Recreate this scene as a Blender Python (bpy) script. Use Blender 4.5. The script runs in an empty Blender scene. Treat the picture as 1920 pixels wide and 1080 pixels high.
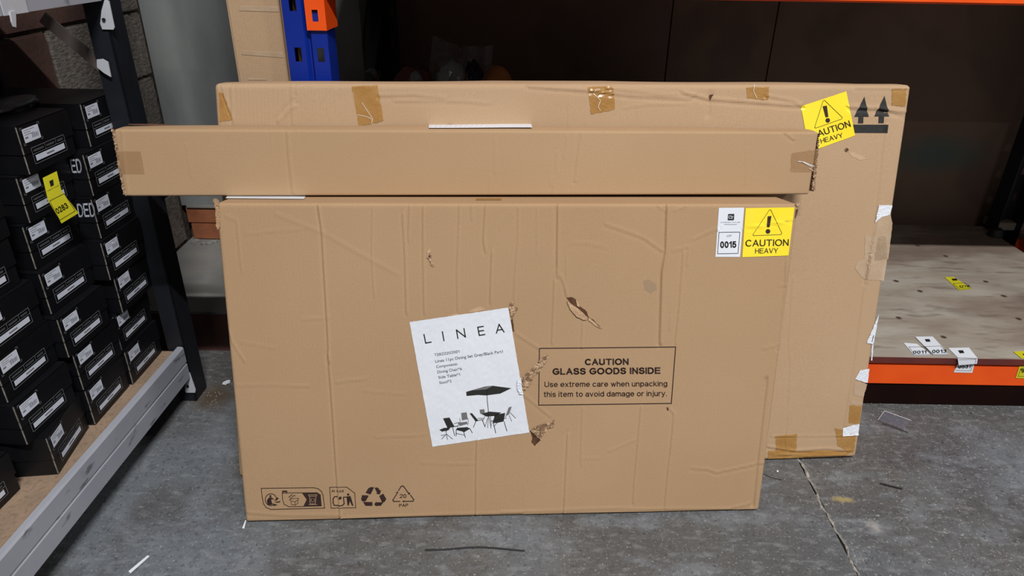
import bpy, bmesh, math, random
import numpy as np
from mathutils import Vector, Matrix

S = bpy.context.scene
C = S.collection
rnd = random.Random(7)

# ---------------------------------------------------------------- camera
F = 1300.0; PIT = math.radians(27.1); ROL = math.radians(1.0); CAMH = 1.16
FW = np.array([0, math.cos(PIT), -math.sin(PIT)])
R0 = np.array([1.0, 0, 0]); U0 = np.array([0, math.sin(PIT), math.cos(PIT)])
RT = math.cos(ROL) * R0 + math.sin(ROL) * U0
UP = -math.sin(ROL) * R0 + math.cos(ROL) * U0
CAM = np.array([0, 0, CAMH])
cd = bpy.data.cameras.new('camera'); co = bpy.data.objects.new('camera', cd); C.objects.link(co)
M4 = Matrix.Identity(4)
for i in range(3):
    M4[i][0] = RT[i]; M4[i][1] = UP[i]; M4[i][2] = -FW[i]; M4[i][3] = CAM[i]
co.matrix_world = M4
cd.sensor_width = 36; cd.lens = 36 * F / 1920; cd.clip_start = .05
S.camera = co

# ---------------------------------------------------------------- world, lamps, exposure
w = bpy.data.worlds.new('world'); S.world = w; w.use_nodes = True
w.node_tree.nodes['Background'].inputs[0].default_value = (.88, .93, 1.0, 1)
w.node_tree.nodes['Background'].inputs[1].default_value = .09
def area(name, loc, target, sx, sy, power, col=(1, .97, .93)):
    l = bpy.data.lights.new(name, 'AREA'); l.shape = 'RECTANGLE'; l.size = sx; l.size_y = sy
    l.energy = power; l.color = col
    o = bpy.data.objects.new(name, l); C.objects.link(o); o.location = loc
    d = Vector(target) - Vector(loc); o.rotation_euler = d.to_track_quat('-Z', 'Y').to_euler()
    return o
# fluorescent tubes, and an added fill lamp, hang level, running along x, facing down
area('ceiling_tube_and_fill_light', (.8, -1.5, 4.6), (.8, -1.4999, 0), 1.2, .08, 318)
area('ceiling_tube_and_fill_light', (4.2, -1.5, 4.6), (4.2, -1.4999, 0), 1.2, .08, 100)
area('ceiling_tube_and_fill_light', (.3, -6.0, 4.6), (.3, -5.9999, 0), 1.5, .1, 60)  # added far lamp, a weak frontal fill from behind the camera
S.view_settings.view_transform = 'Standard'; S.view_settings.look = 'None'
S.view_settings.gamma = 1; S.view_settings.use_curve_mapping = False
S.view_settings.exposure = 0.0

# ---------------------------------------------------------------- helpers
def rays(px):
    px = np.atleast_2d(np.array(px, float))
    return FW + np.outer((px[:, 0] - 960) / F, RT) - np.outer((px[:, 1] - 540) / F, UP)
def hit(px, P0, N):
    d = rays(px); t = ((np.array(P0) - CAM) @ N) / (d @ N)
    return CAM + d * t[:, None]
def onz(x, y, z): return hit([(x, y)], (0, 0, z), np.array([0, 0, 1.0]))[0]
def ony(x, y, Y): return hit([(x, y)], (0, Y, 0), np.array([0, 1.0, 0]))[0]
def onx(x, y, X): return hit([(x, y)], (X, 0, 0), np.array([1.0, 0, 0]))[0]

def srgb(r, g, b):
    f = lambda c: c / 12.92 if c <= .04045 else ((c + .055) / 1.055) ** 2.4
    return (f(r / 255), f(g / 255), f(b / 255), 1)

def mat(name, c1, c2=None, scale=5, rough=.7, bump=0, bscale=None, detail=6, metal=0, alpha=1, spec=.5, stretch=(1, 1, 1), contrast=(.35, .65), extra=None, trans=0):
    m = bpy.data.materials.new(name); m.use_nodes = True
    nt = m.node_tree; N = nt.nodes; L = nt.links; b = N['Principled BSDF']
    b.inputs['Roughness'].default_value = rough; b.inputs['Metallic'].default_value = metal
    b.inputs['Alpha'].default_value = alpha; b.inputs['Specular IOR Level'].default_value = spec
    b.inputs['Transmission Weight'].default_value = trans
    tc = N.new('ShaderNodeTexCoord'); mp = N.new('ShaderNodeMapping'); L.new(tc.outputs['Object'], mp.inputs[0])
    mp.inputs['Scale'].default_value = stretch
    n = N.new('ShaderNodeTexNoise'); n.inputs['Scale'].default_value = scale; n.inputs['Detail'].default_value = detail
    L.new(mp.outputs[0], n.inputs['Vector'])
    r = N.new('ShaderNodeValToRGB'); L.new(n.outputs[0], r.inputs[0])
    r.color_ramp.elements[0].position = contrast[0]; r.color_ramp.elements[1].position = contrast[1]
    r.color_ramp.elements[0].color = c1; r.color_ramp.elements[1].color = c2 or c1
    out = r.outputs[0]
    if extra: out = extra(nt, tc, out)
    L.new(out, b.inputs['Base Color'])
    if bump:
        n2 = N.new('ShaderNodeTexNoise'); n2.inputs['Scale'].default_value = bscale or scale * 4; n2.inputs['Detail'].default_value = 8
        L.new(mp.outputs[0], n2.inputs['Vector'])
        bp = N.new('ShaderNodeBump'); bp.inputs['Strength'].default_value = bump; bp.inputs['Distance'].default_value = .004
        L.new(n2.outputs[0], bp.inputs['Height']); L.new(bp.outputs[0], b.inputs['Normal'])
    return m

def mixc(nt, fac, a, col, blend='MIX'):
    x = nt.nodes.new('ShaderNodeMix'); x.data_type = 'RGBA'; x.blend_type = blend
    nt.links.new(fac, x.inputs[0]); nt.links.new(a, x.inputs[6])
    if isinstance(col, tuple): x.inputs[7].default_value = col
    else: nt.links.new(col, x.inputs[7])
    return x.outputs[2]
def noise_mask(nt, tc, scale, lo, hi, stretch=(1, 1, 1), loc=(0, 0, 0), detail=5, gain=1.0):
    mp = nt.nodes.new('ShaderNodeMapping'); mp.inputs['Scale'].default_value = stretch; mp.inputs['Location'].default_value = loc
    nt.links.new(tc.outputs['Object'], mp.inputs[0])
    n = nt.nodes.new('ShaderNodeTexNoise'); n.inputs['Scale'].default_value = scale; n.inputs['Detail'].default_value = detail
    nt.links.new(mp.outputs[0], n.inputs['Vector'])
    m = nt.nodes.new('ShaderNodeMapRange'); m.inputs[1].default_value = lo; m.inputs[2].default_value = hi; m.inputs[4].default_value = gain
    nt.links.new(n.outputs[0], m.inputs[0]); return m.outputs[0]
def blob_mask(nt, tc, center, radius, soft=.5, warp=.3, wscale=6):
    """soft round stain around a point of the object, edges roughened by noise"""
    mp = nt.nodes.new('ShaderNodeMapping'); mp.vector_type = 'POINT'
    mp.inputs['Location'].default_value = tuple(-c / r for c, r in zip(center, radius))
    mp.inputs['Scale'].default_value = tuple(1 / r for r in radius)
    nt.links.new(tc.outputs['Object'], mp.inputs[0])
    ln = nt.nodes.new('ShaderNodeVectorMath'); ln.operation = 'LENGTH'; nt.links.new(mp.outputs[0], ln.inputs[0])
    n = nt.nodes.new('ShaderNodeTexNoise'); n.inputs['Scale'].default_value = wscale; nt.links.new(tc.outputs['Object'], n.inputs['Vector'])
    a = nt.nodes.new('ShaderNodeMath'); a.operation = 'MULTIPLY_ADD'; nt.links.new(n.outputs[0], a.inputs[0]); a.inputs[1].default_value = warp * 2; nt.links.new(ln.outputs['Value'], a.inputs[2])
    m = nt.nodes.new('ShaderNodeMapRange'); m.inputs[1].default_value = 1 + warp; m.inputs[2].default_value = 1 + warp - soft
    nt.links.new(a.outputs[0], m.inputs[0]); return m.outputs[0]

def new_mesh(name, verts, faces, m, parent=None, smooth=False):
    me = bpy.data.meshes.new(name); me.from_pydata([tuple(v) for v in verts], [], faces); me.validate(); me.update()
    if smooth:
        for p in me.polygons: p.use_smooth = True
    if m: me.materials.append(m)
    o = bpy.data.objects.new(name, me); C.objects.link(o)
    if parent: o.parent = parent
    return o
def bm_obj(name, bm, m, parent=None, smooth=False):
    bmesh.ops.recalc_face_normals(bm, faces=bm.faces[:])
    me = bpy.data.meshes.new(name); bm.to_mesh(me); bm.free()
    if smooth:
        for p in me.polygons: p.use_smooth = True
    if m: me.materials.append(m)
    o = bpy.data.objects.new(name, me); C.objects.link(o)
    if parent: o.parent = parent
    return o
def tag(o, label=None, cat=None, group=None, kind=None):
    if label: o['label'] = label
    if cat: o['category'] = cat
    if group: o['group'] = group
    if kind: o['kind'] = kind
    return o
def empty(name, loc=(0, 0, 0), mw=None):
    o = bpy.data.objects.new(name, None); C.objects.link(o); o.empty_display_size = .05
    if mw is not None: o.matrix_world = mw
    else: o.location = loc
    return o
def add_box(bm, lo, hi, bev=0):
    vs = [bm.verts.new((x, y, z)) for x in (lo[0], hi[0]) for y in (lo[1], hi[1]) for z in (lo[2], hi[2])]
    f = [(0, 1, 3, 2), (4, 6, 7, 5), (0, 4, 5, 1), (2, 3, 7, 6), (0, 2, 6, 4), (1, 5, 7, 3)]
    fs = [bm.faces.new([vs[i] for i in q]) for q in f]
    if bev:
        es = list({e for q in fs for e in q.edges}); bmesh.ops.bevel(bm, geom=es, offset=bev, segments=2, affect='EDGES')
def box(name, lo, hi, m, parent=None, bev=0):
    bm = bmesh.new(); add_box(bm, lo, hi, bev); return bm_obj(name, bm, m, parent)
def add_bar(bm, a, b, wx, wz, upv=(0, 0, 1)):
    a = Vector(a); b = Vector(b); d = (b - a).normalized(); s = d.cross(Vector(upv)).normalized(); u = s.cross(d)
    vs = [bm.verts.new(p + s * i * wx / 2 + u * j * wz / 2) for p in (a, b) for i, j in ((-1, -1), (1, -1), (1, 1), (-1, 1))]
    for q in ((0, 1, 2, 3), (7, 6, 5, 4), (0, 4, 5, 1), (1, 5, 6, 2), (2, 6, 7, 3), (3, 7, 4, 0)): bm.faces.new([vs[i] for i in q])
def extrude_poly(name, pts, vec, m, parent=None):
    """flat polygon given thickness by vec"""
    bm = bmesh.new(); vec = Vector(vec)
    a = [bm.verts.new(Vector(p)) for p in pts]; b = [bm.verts.new(Vector(p) + vec) for p in pts]
    n = len(a); bm.faces.new(a); bm.faces.new(b[::-1])
    for i in range(n): bm.faces.new([a[i], b[i], b[(i + 1) % n], a[(i + 1) % n]])
    return bm_obj(name, bm, m, parent)

# ---- ink drawn in flat coordinates (x right, y down), carried onto a surface afterwards
def Z(ox, oy, s): return lambda pts: [(ox + x / s, oy + y / s) for x, y in pts]
class Ink:
    def __init__(self): self.v = []; self.f = []
    def poly(self, pts): n = len(self.v); self.v += list(pts); self.f.append(list(range(n, n + len(pts)))); return self
    def stroke(self, pts, wd, closed=False):
        pts = list(pts) + ([pts[0]] if closed else [])
        for a, b in zip(pts, pts[1:]):
            dx, dy = b[0] - a[0], b[1] - a[1]; l = math.hypot(dx, dy) or 1
            ux, uy = dx / l * wd / 2, dy / l * wd / 2
            self.poly([(a[0] - ux - uy, a[1] - uy + ux), (a[0] - ux + uy, a[1] - uy - ux), (b[0] + ux + uy, b[1] + uy - ux), (b[0] + ux - uy, b[1] + uy + ux)])
        return self
    def disc(self, c, r, n=14): return self.poly([(c[0] + r * math.cos(2 * math.pi * i / n), c[1] + r * math.sin(2 * math.pi * i / n)) for i in range(n)])
    def text(self, s, p0, p1, cap, bold=0, slant=0):
        vs, fs, x0, x1 = glyphs(s, bold)
        dx, dy = (p1[0] - p0[0]) / (x1 - x0), (p1[1] - p0[1]) / (x1 - x0)
        l = math.hypot(dx, dy); ux, uy = dy / l * cap / CAPH + slant * cap / CAPH, -dx / l * cap / CAPH
        n = len(self.v)
        self.v += [(p0[0] + (x - x0) * dx + y * ux, p0[1] + (x - x0) * dy + y * uy) for x, y in vs]
        self.f += [[i + n for i in f] for f in fs]; return self
def arc(cx, cy, rx, ry, a0, a1, n=12):
    return [(cx + rx * math.cos(math.radians(a0 + (a1 - a0) * i / n)), cy + ry * math.sin(math.radians(a0 + (a1 - a0) * i / n))) for i in range(n + 1)]
def circ(cx, cy, rx, ry): return arc(cx, cy, rx, ry, 0, 360, 20)
XH = .72
GL = {  # plain sans letters as pen strokes: (width, strokes)
 'A': (.64, [[(0, 0), (.32, 1), (.64, 0)], [(.12, .32), (.52, .32)]]), 'C': (.62, [arc(.34, .5, .34, .5, 48, 312, 18)]), 'U': (.56, [[(0, 1)] + arc(.28, .3, .28, .3, 180, 360) + [(.56, 1)]]),
 'T': (.6, [[(0, 1), (.6, 1)], [(.3, 1), (.3, 0)]]), 'I': (0, [[(0, 0), (0, 1)]]), 'O': (.74, [circ(.37, .5, .37, .5)]), 'N': (.56, [[(0, 0), (0, 1), (.56, 0), (.56, 1)]]),
 'H': (.57, [[(0, 0), (0, 1)], [(.57, 0), (.57, 1)], [(0, .53), (.57, .53)]]), 'E': (.54, [[(.53, 1), (0, 1), (0, 0), (.54, 0)], [(0, .53), (.49, .53)]]), 'V': (.62, [[(0, 1), (.31, 0), (.62, 1)]]),
 'Y': (.6, [[(0, 1), (.3, .44), (.6, 1)], [(.3, .44), (.3, 0)]]), 'G': (.68, [arc(.36, .5, .36, .5, 48, 322, 18) + [(.68, .24), (.68, .46), (.38, .46)]]), 'L': (.46, [[(0, 1), (0, 0), (.46, 0)]]),
 'S': (.54, [arc(.27, .76, .25, .24, 20, 270) + arc(.27, .26, .27, .26, 90, -165)]), 'D': (.6, [[(0, 0), (0, 1), (.26, 1)] + arc(.26, .5, .34, .5, 90, -90) + [(0, 0)]]),
 'P': (.52, [[(0, 0), (0, 1), (.27, 1)] + arc(.27, .74, .25, .26, 90, -90) + [(0, .48)]]), 'R': (.58, [[(0, 0), (0, 1), (.3, 1)] + arc(.3, .75, .25, .25, 90, -90) + [(0, .5)], [(.3, .5), (.58, 0)]]),
 '0': (.46, [circ(.23, .5, .23, .5)]), '1': (.26, [[(.02, .76), (.26, 1), (.26, 0)]]), '2': (.48, [arc(.24, .74, .23, .26, 165, -35) + [(0, 0), (.48, 0)]]), '3': (.46, [arc(.22, .76, .21, .24, 150, -90) + arc(.22, .27, .24, .27, 90, -155)]),
 '5': (.47, [[(.44, 1), (.08, 1), (.03, .5)] + arc(.22, .32, .25, .32, 125, -155)]), '6': (.47, [circ(.24, .3, .23, .3), arc(.26, .52, .26, .48, 195, 45)]), '7': (.47, [[(0, 1), (.47, 1), (.17, 0)]]), '8': (.46, [circ(.23, .76, .2, .24), circ(.23, .26, .23, .26)]),
 'a': (.42, [arc(.21, .50, .2, .22, 155, 0) + [(.41, 0)], circ(.2, .19, .21, .19)]), 'c': (.42, [arc(.23, .36, .23, .36, 45, 315)]), 'd': (.45, [circ(.22, .36, .22, .36), [(.45, 1), (.45, 0)]]), 'e': (.45, [[(0, .37), (.45, .37)] + arc(.225, .36, .225, .36, 0, 318, 14)]),
 'g': (.44, [circ(.22, .38, .22, .34), [(.44, .72)] + arc(.22, -.06, .22, .2, 0, -155)]), 'h': (.4, [[(0, 0), (0, 1)], arc(.2, .47, .2, .25, 180, 0) + [(.4, 0)]]), 'i': (0, [[(0, 0), (0, .72)], [(0, .99), (0, 1)]]), 'j': (.1, [[(.1, .72), (.1, -.16), (0, -.26)], [(.1, .99), (.1, 1)]]),
 'k': (.4, [[(0, 0), (0, 1)], [(.37, .72), (0, .3)], [(.14, .46), (.4, 0)]]), 'l': (0, [[(0, 0), (0, 1)]]), 'm': (.68, [[(0, 0), (0, .72)], arc(.17, .5, .17, .22, 180, 0) + [(.34, 0)], arc(.51, .5, .17, .22, 180, 0) + [(.68, 0)]]),
 'n': (.4, [[(0, 0), (0, .72)], arc(.2, .47, .2, .25, 180, 0) + [(.4, 0)]]), 'o': (.46, [circ(.23, .36, .23, .36)]), 'p': (.45, [circ(.23, .36, .22, .36), [(0, .72), (0, -.28)]]), 'r': (.22, [[(0, 0), (0, .72)], arc(.2, .45, .2, .27, 180, 80)]),
 's': (.38, [arc(.19, .54, .17, .18, 30, 270) + arc(.19, .18, .19, .18, 90, -155)]), 't': (.24, [[(.1, .95), (.1, .12), (.16, 0), (.24, 0)], [(0, .72), (.24, .72)]]), 'u': (.4, [[(0, .72)] + arc(.2, .24, .2, .24, 180, 360) + [(.4, .72)], [(.4, .3), (.4, 0)]]),
 'v': (.42, [[(0, .72), (.21, 0), (.42, .72)]]), 'w': (.66, [[(0, .72), (.17, 0), (.33, .7), (.49, 0), (.66, .72)]]), 'x': (.4, [[(0, 0), (.4, .72)], [(0, .72), (.4, 0)]]), 'y': (.43, [[(0, .72), (.22, .02)], [(.43, .72), (.2, -.06), (.12, -.24), (0, -.26)]]),
 'z': (.38, [[(0, .72), (.38, .72), (0, 0), (.38, 0)]]), '.': (0, [[(0, 0), (0, .02)]]), ' ': (.08, []),
}
CAPH = 1.0
_g = {}
def glyphs(s, bold):
    """bold is the pen weight: 0 thin .. .03 heavy"""
    if (s, bold) in _g: return _g[(s, bold)]
    k = Ink(); x = 0
    if all(c in GL for c in s):
        wt = .108 + bold * 3.0
        for ch in s:
            wd, sts = GL[ch]
            for st_ in sts:
                k.stroke([(x + wt / 2 + px_, wt / 2 + py_ * (1 - wt)) for px_, py_ in st_], wt)
            x += wd + wt + .10
        xs = [v[0] for v in k.v]; _g[(s, bold)] = (k.v, k.f, min(xs), max(xs)); return _g[(s, bold)]
    cu = bpy.data.curves.new('t', 'FONT'); cu.body = s; cu.size = 1; cu.offset = bold; cu.resolution_u = 4; cu.fill_mode = 'FRONT'
    o = bpy.data.objects.new('t', cu); C.objects.link(o); bpy.context.view_layer.update()
    me = bpy.data.meshes.new_from_object(o.evaluated_get(bpy.context.evaluated_depsgraph_get()))
    vs = [(v.co.x / .7, v.co.y / .7) for v in me.vertices]; fs = [list(p.vertices) for p in me.polygons]
    bpy.data.objects.remove(o); bpy.data.meshes.remove(me); bpy.data.curves.remove(cu)
    xs = [v[0] for v in vs]; _g[(s, bold)] = (vs, fs, min(xs), max(xs)); return _g[(s, bold)]

def flat_mesh(ink, maxlen):
    bm = bmesh.new()
    vs = [bm.verts.new((x, y, 0)) for x, y in ink.v]
    for f in ink.f:
        try: bm.faces.new([vs[i] for i in f])
        except ValueError: pass
    bmesh.ops.triangulate(bm, faces=bm.faces[:])
    for _ in range(7):
        es = [e for e in bm.edges if e.calc_length() > maxlen]
        if not es: break
        bmesh.ops.subdivide_edges(bm, edges=es, cuts=1)
        bmesh.ops.triangulate(bm, faces=[f for f in bm.faces if len(f.verts) > 3])
    return bm
def put(name, ink, surf, off, m, parent=None, maxlen=5, ripple=0, seed=0):
    """ink (flat polygons) laid on a surface; surf(px_array, off_array) -> coordinates in the parent's frame"""
    bm = flat_mesh(ink, maxlen); px = np.array([v.co[:2] for v in bm.verts])
    offs = np.full(len(px), off)
    if ripple:
        r = np.random.RandomState(seed); offs = off + ripple * (r.rand(len(px)))
    P = surf(px, offs)
    for v, p in zip(bm.verts, P): v.co = p
    me = bpy.data.meshes.new(name); bm.to_mesh(me); bm.free(); me.materials.append(m)
    o = bpy.data.objects.new(name, me); C.objects.link(o)
    if parent: o.parent = parent
    return o
def quad_ink(q, n=14, m=14, jag=0, seed=0):
    q = [np.array(p, float) for p in q]; k = Ink(); r = random.Random(seed)
    g = [[q[0] * (1 - i / n) * (1 - j / m) + q[1] * (i / n) * (1 - j / m) + q[2] * (i / n) * (j / m) + q[3] * (1 - i / n) * (j / m) for i in range(n + 1)] for j in range(m + 1)]
    for row in g:
        for p in row: k.v.append(tuple(p))
    if jag:
        for j in range(m + 1):
            for i in range(n + 1):
                if i in (0, n) or j in (0, m): a = k.v[j * (n + 1) + i]; k.v[j * (n + 1) + i] = (a[0] + r.uniform(-jag, jag), a[1] + r.uniform(-jag, jag))
    for j in range(m):
        for i in range(n): a = j * (n + 1) + i; k.f.append([a, a + 1, a + n + 2, a + n + 1])
    return k
def poly_ink(pts, jag=0, seed=0, step=4):
    r = random.Random(seed); out = []
    for a, b in zip(pts, list(pts[1:]) + [pts[0]]):
        n = max(1, int(math.hypot(b[0] - a[0], b[1] - a[1]) / step)) if jag else 1
        for i in range(n):
            t = i / n; out.append((a[0] + (b[0] - a[0]) * t + (r.uniform(-jag, jag) if i else 0), a[1] + (b[1] - a[1]) * t + (r.uniform(-jag, jag) if i else 0)))
    return Ink().poly(out)

# ---------------------------------------------------------------- materials
def cardboard(name, c1, c2, flute=.12):
    def ex(nt, tc, out):
        k = noise_mask(nt, tc, 420, .45, .75, gain=.22)
        out = mixc(nt, k, out, srgb(120, 90, 60))
        k2 = noise_mask(nt, tc, 3.5, .45, .8, gain=.35, loc=(3, 1, 2))
        return mixc(nt, k2, out, c1)
    m = mat(name, c1, c2, scale=2.2, rough=.82, spec=.25, contrast=(.3, .7), extra=ex)
    nt = m.node_tree; N = nt.nodes; L = nt.links; b = N['Principled BSDF']
    tc = [x for x in N if x.type == 'TEX_COORD'][0]
    wv = N.new('ShaderNodeTexWave'); wv.bands_direction = 'X'; wv.inputs['Scale'].default_value = 42; wv.inputs['Distortion'].default_value = .6; wv.inputs['Detail'].default_value = 2
    L.new(tc.outputs['Object'], wv.inputs['Vector'])
    n = N.new('ShaderNodeTexNoise'); n.inputs['Scale'].default_value = 260; L.new(tc.outputs['Object'], n.inputs['Vector'])
    b1 = N.new('ShaderNodeBump'); b1.inputs['Strength'].default_value = flute; b1.inputs['Distance'].default_value = .001; L.new(wv.outputs['Fac'], b1.inputs['Height'])
    b2 = N.new('ShaderNodeBump'); b2.inputs['Strength'].default_value = .12; b2.inputs['Distance'].default_value = .001; L.new(n.outputs[0], b2.inputs['Height'])
    L.new(b1.outputs[0], b2.inputs['Normal']); L.new(b2.outputs[0], b.inputs['Normal'])
    return m
CB = cardboard('cardboard_tan', srgb(172, 142, 110), srgb(180, 150, 118), .035)
CB2 = cardboard('cardboard_large', srgb(178, 150, 120), srgb(186, 158, 128), .09)
CB3 = cardboard('cardboard_long', srgb(172, 143, 111), srgb(179, 150, 118), .02)
TORN = mat('torn_fluting', srgb(138, 110, 84), srgb(200, 172, 142), scale=160, rough=.95, bump=.8, bscale=220, contrast=(.42, .6))
TORNL = mat('torn_liner', srgb(180, 148, 116), srgb(196, 168, 136), scale=60, rough=.9, bump=.1)
HOLE = mat('hole_dark', srgb(70, 44, 28), srgb(96, 64, 42), scale=60, rough=.95)
def paper_mat(name, a, b): return mat(name, a, b, scale=9, rough=.45, bump=.08, bscale=30)
WHITE = paper_mat('white_paper', srgb(222, 228, 240), srgb(228, 234, 244))
YEL = paper_mat('yellow_sticker', srgb(252, 226, 40), srgb(255, 232, 58))
YEL2 = paper_mat('yellow_sticker_dull', srgb(206, 200, 38), srgb(216, 210, 50))
INK = mat('brown_black_ink', srgb(42, 24, 22), srgb(52, 32, 28), scale=80, rough=.7)
BLACK = mat('black_ink', srgb(24, 24, 26), rough=.6)
BLACKB = mat('black_box_print', srgb(30, 31, 32), srgb(42, 42, 42), scale=120, rough=.7)
GREYINK = mat('grey_ink', srgb(110, 112, 120), rough=.7)
BTAPE = mat('brown_tape', srgb(176, 130, 66), srgb(186, 142, 82), scale=30, rough=.22, bump=.25, bscale=40, alpha=.72)
CTAPE = mat('clear_tape', srgb(172, 134, 96), srgb(178, 142, 104), scale=30, rough=.16, bump=.1, bscale=30, alpha=.38)
PTAPE = mat('pale_torn_tape', srgb(205, 182, 156), srgb(198, 172, 144), scale=30, rough=.3, bump=.2, alpha=.75)
GLINT = mat('tape_edge_glint', srgb(235, 235, 238), rough=.12)  # painted highlights: near-white lines for glints on wrinkles and film edges

def floor_ex(nt, tc, out):
    out = mixc(nt, noise_mask(nt, tc, 1.7, .50, .62, detail=10, loc=(4, 2, 0), gain=.6), out, srgb(112, 120, 130))
    out = mixc(nt, noise_mask(nt, tc, 4, .50, .66, detail=12, loc=(1, 7, 0), gain=.75), out, srgb(78, 76, 78))
    out = mixc(nt, noise_mask(nt, tc, 9, .52, .66, detail=12, loc=(6, 3, 0), stretch=(1, 1.6, 1), gain=.5), out, srgb(122, 128, 136))
    out = mixc(nt, noise_mask(nt, tc, 28, .52, .68, detail=12, stretch=(1, 2.4, 1), gain=.4), out, srgb(136, 140, 144))
    out = mixc(nt, noise_mask(nt, tc, 40, .54, .66, detail=12, stretch=(1.3, 1, 1), loc=(9, 1, 0), gain=.35), out, srgb(66, 66, 70))
    out = mixc(nt, noise_mask(nt, tc, 190, .60, .72, detail=4, gain=.6), out, srgb(176, 176, 174))
    out = mixc(nt, noise_mask(nt, tc, 120, .58, .70, detail=6, gain=.65, loc=(5, 5, 5)), out, srgb(54, 54, 56))
    k_ = blob_mask(nt, tc, tuple(onz(1582, 935, 0)), (.032, .012, .1), .5, .5, 90)
    out = mixc(nt, k_, out, srgb(150, 136, 98))
    out = mixc(nt, blob_mask(nt, tc, tuple(onz(400, 745, 0)), (.07, .08, .1), .7, .3, 30), out, srgb(82, 70, 58))
    out = mixc(nt, blob_mask(nt, tc, tuple(onz(1640, 985, 0)), (.018, .022, .1), .7, .55, 80), out, srgb(146, 146, 146))
    return out
FLOOR = mat('worn_concrete', srgb(82, 84, 87), srgb(97, 95, 93), scale=1.6, detail=10, rough=.62, bump=.35, bscale=45, extra=floor_ex, spec=.35)
JOINT = mat('crumbled_joint', srgb(120, 118, 114), srgb(184, 180, 172), scale=90, rough=.95, bump=.8, bscale=160)
PLAST = mat('grey_painted_wall', srgb(112, 117, 118), srgb(132, 137, 138), scale=2.5, stretch=(3, 1, 1), rough=.8, bump=.12, bscale=14)
BLOCK = mat('rough_concrete_block', srgb(84, 79, 74), srgb(116, 110, 104), scale=40, rough=.95, bump=1.0, bscale=60, stretch=(1, 1, 2.5))
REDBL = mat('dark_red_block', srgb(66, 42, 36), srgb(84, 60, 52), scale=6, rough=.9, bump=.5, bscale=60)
MORT = mat('dark_mortar', srgb(58, 50, 46), srgb(96, 88, 80), scale=50, rough=1, bump=.6)
BRICK = mat('orange_brick', srgb(158, 98, 66), srgb(136, 80, 54), scale=18, rough=.9, bump=.3)
KERB = mat('dark_red_riser', srgb(92, 62, 56), srgb(78, 52, 48), scale=12, rough=.85, bump=.3)
LEDGE = mat('ledge_concrete', srgb(140, 138, 134), srgb(128, 128, 128), scale=8, rough=.85, bump=.3)
def panel_ex(nt, tc, out):
    out = mixc(nt, noise_mask(nt, tc, 1.7, .50, .54, detail=3, gain=.4, loc=(2.2, 0, 1.0)), out, srgb(138, 112, 94))
    out = mixc(nt, blob_mask(nt, tc, tuple(ony(1770, 295, 2.6)), (.22, .4, .10), .8, .3, 5), out, srgb(88, 104, 100))
    return out
PANEL = mat('brown_hardboard', srgb(104, 84, 74), srgb(116, 96, 84), scale=3, rough=.7, bump=.1, extra=panel_ex)
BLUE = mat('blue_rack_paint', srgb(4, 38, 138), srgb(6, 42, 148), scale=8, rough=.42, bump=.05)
BLUESHADE = mat('blue_paint_in_shade', srgb(20, 22, 34), srgb(26, 28, 38), scale=8, rough=.5)  # rack blue darkened: shade painted into the rear uprights and braces
ORNG = mat('orange_rack_paint', srgb(246, 92, 20), srgb(238, 84, 18), scale=10, rough=.42, bump=.06)
def deck_ex(nt, tc, out):
    out = mixc(nt, noise_mask(nt, tc, 2.6, .47, .62, stretch=(1, 2.2, 1), detail=6, gain=.8), out, srgb(132, 116, 104))
    out = mixc(nt, noise_mask(nt, tc, 9, .55, .7, stretch=(1, 4, 1), detail=8, gain=.6, loc=(3, 3, 0)), out, srgb(108, 92, 80))
    out = mixc(nt, noise_mask(nt, tc, 60, .6, .75, stretch=(.25, 2, 1), detail=6, gain=.5), out, srgb(110, 92, 78))
    out = mixc(nt, noise_mask(nt, tc, 1.6, .50, .60, stretch=(1.2, 2.0, 1), detail=4, gain=.8, loc=(7, 5, 0)), out, srgb(112, 98, 88))
    for px in ((1680, 527), (1725, 546), (1685, 596), (1769, 632), (1910, 598), (1848, 528), (1720, 460), (1773, 480), (1882, 555)):
        out = mixc(nt, blob_mask(nt, tc, tuple(onz(px[0], px[1], .16)), (.011, .011, .1), .5, .2, 90), out, srgb(72, 52, 42))
    return out
DECK = mat('dirty_plywood_deck', srgb(168, 162, 152), srgb(152, 142, 130), scale=5, stretch=(1, 3, 1), rough=.75, bump=.2, bscale=20, extra=deck_ex)
DECKE = mat('deck_edge_dark_red', srgb(104, 42, 36), srgb(84, 34, 30), scale=12, rough=.8)
UNDER = mat('dark_timber_bearer', srgb(30, 15, 13), srgb(24, 13, 12), scale=9, rough=1, spec=.05)
def chip_ex(nt, tc, out): return mixc(nt, noise_mask(nt, tc, 110, .5, .65, gain=.6), out, srgb(118, 98, 80))
CHIP = mat('chipboard', srgb(138, 118, 100), srgb(150, 128, 108), scale=20, rough=.85, bump=.2, extra=chip_ex)
def rail_ex(nt, tc, out):
    out = mixc(nt, noise_mask(nt, tc, 12, .60, .66, stretch=(1, 1, 3), detail=8, gain=.8, loc=(8, 1, 2)), out, srgb(92, 94, 98))
    return out
RAIL = mat('grey_enamel_rail', srgb(150, 154, 166), srgb(160, 164, 176), scale=6, rough=.45, extra=rail_ex)
POST = mat('black_steel_post', srgb(26, 29, 38), srgb(20, 23, 30), scale=10, rough=.5, bump=.1)
GUSS = mat('pale_gusset', srgb(190, 194, 204), srgb(180, 184, 194), scale=6, rough=.5)
BRACE = mat('grey_brace', srgb(120, 108, 106), srgb(108, 98, 96), scale=6, rough=.6)
SHOE = mat('black_shoe_carton', srgb(13, 14, 18), srgb(17, 18, 22), scale=20, rough=.42, bump=.05, spec=.35)
SHOE2 = mat('black_shoe_carton_matt', srgb(23, 26, 29), srgb(27, 30, 33), scale=20, rough=.6)
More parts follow.
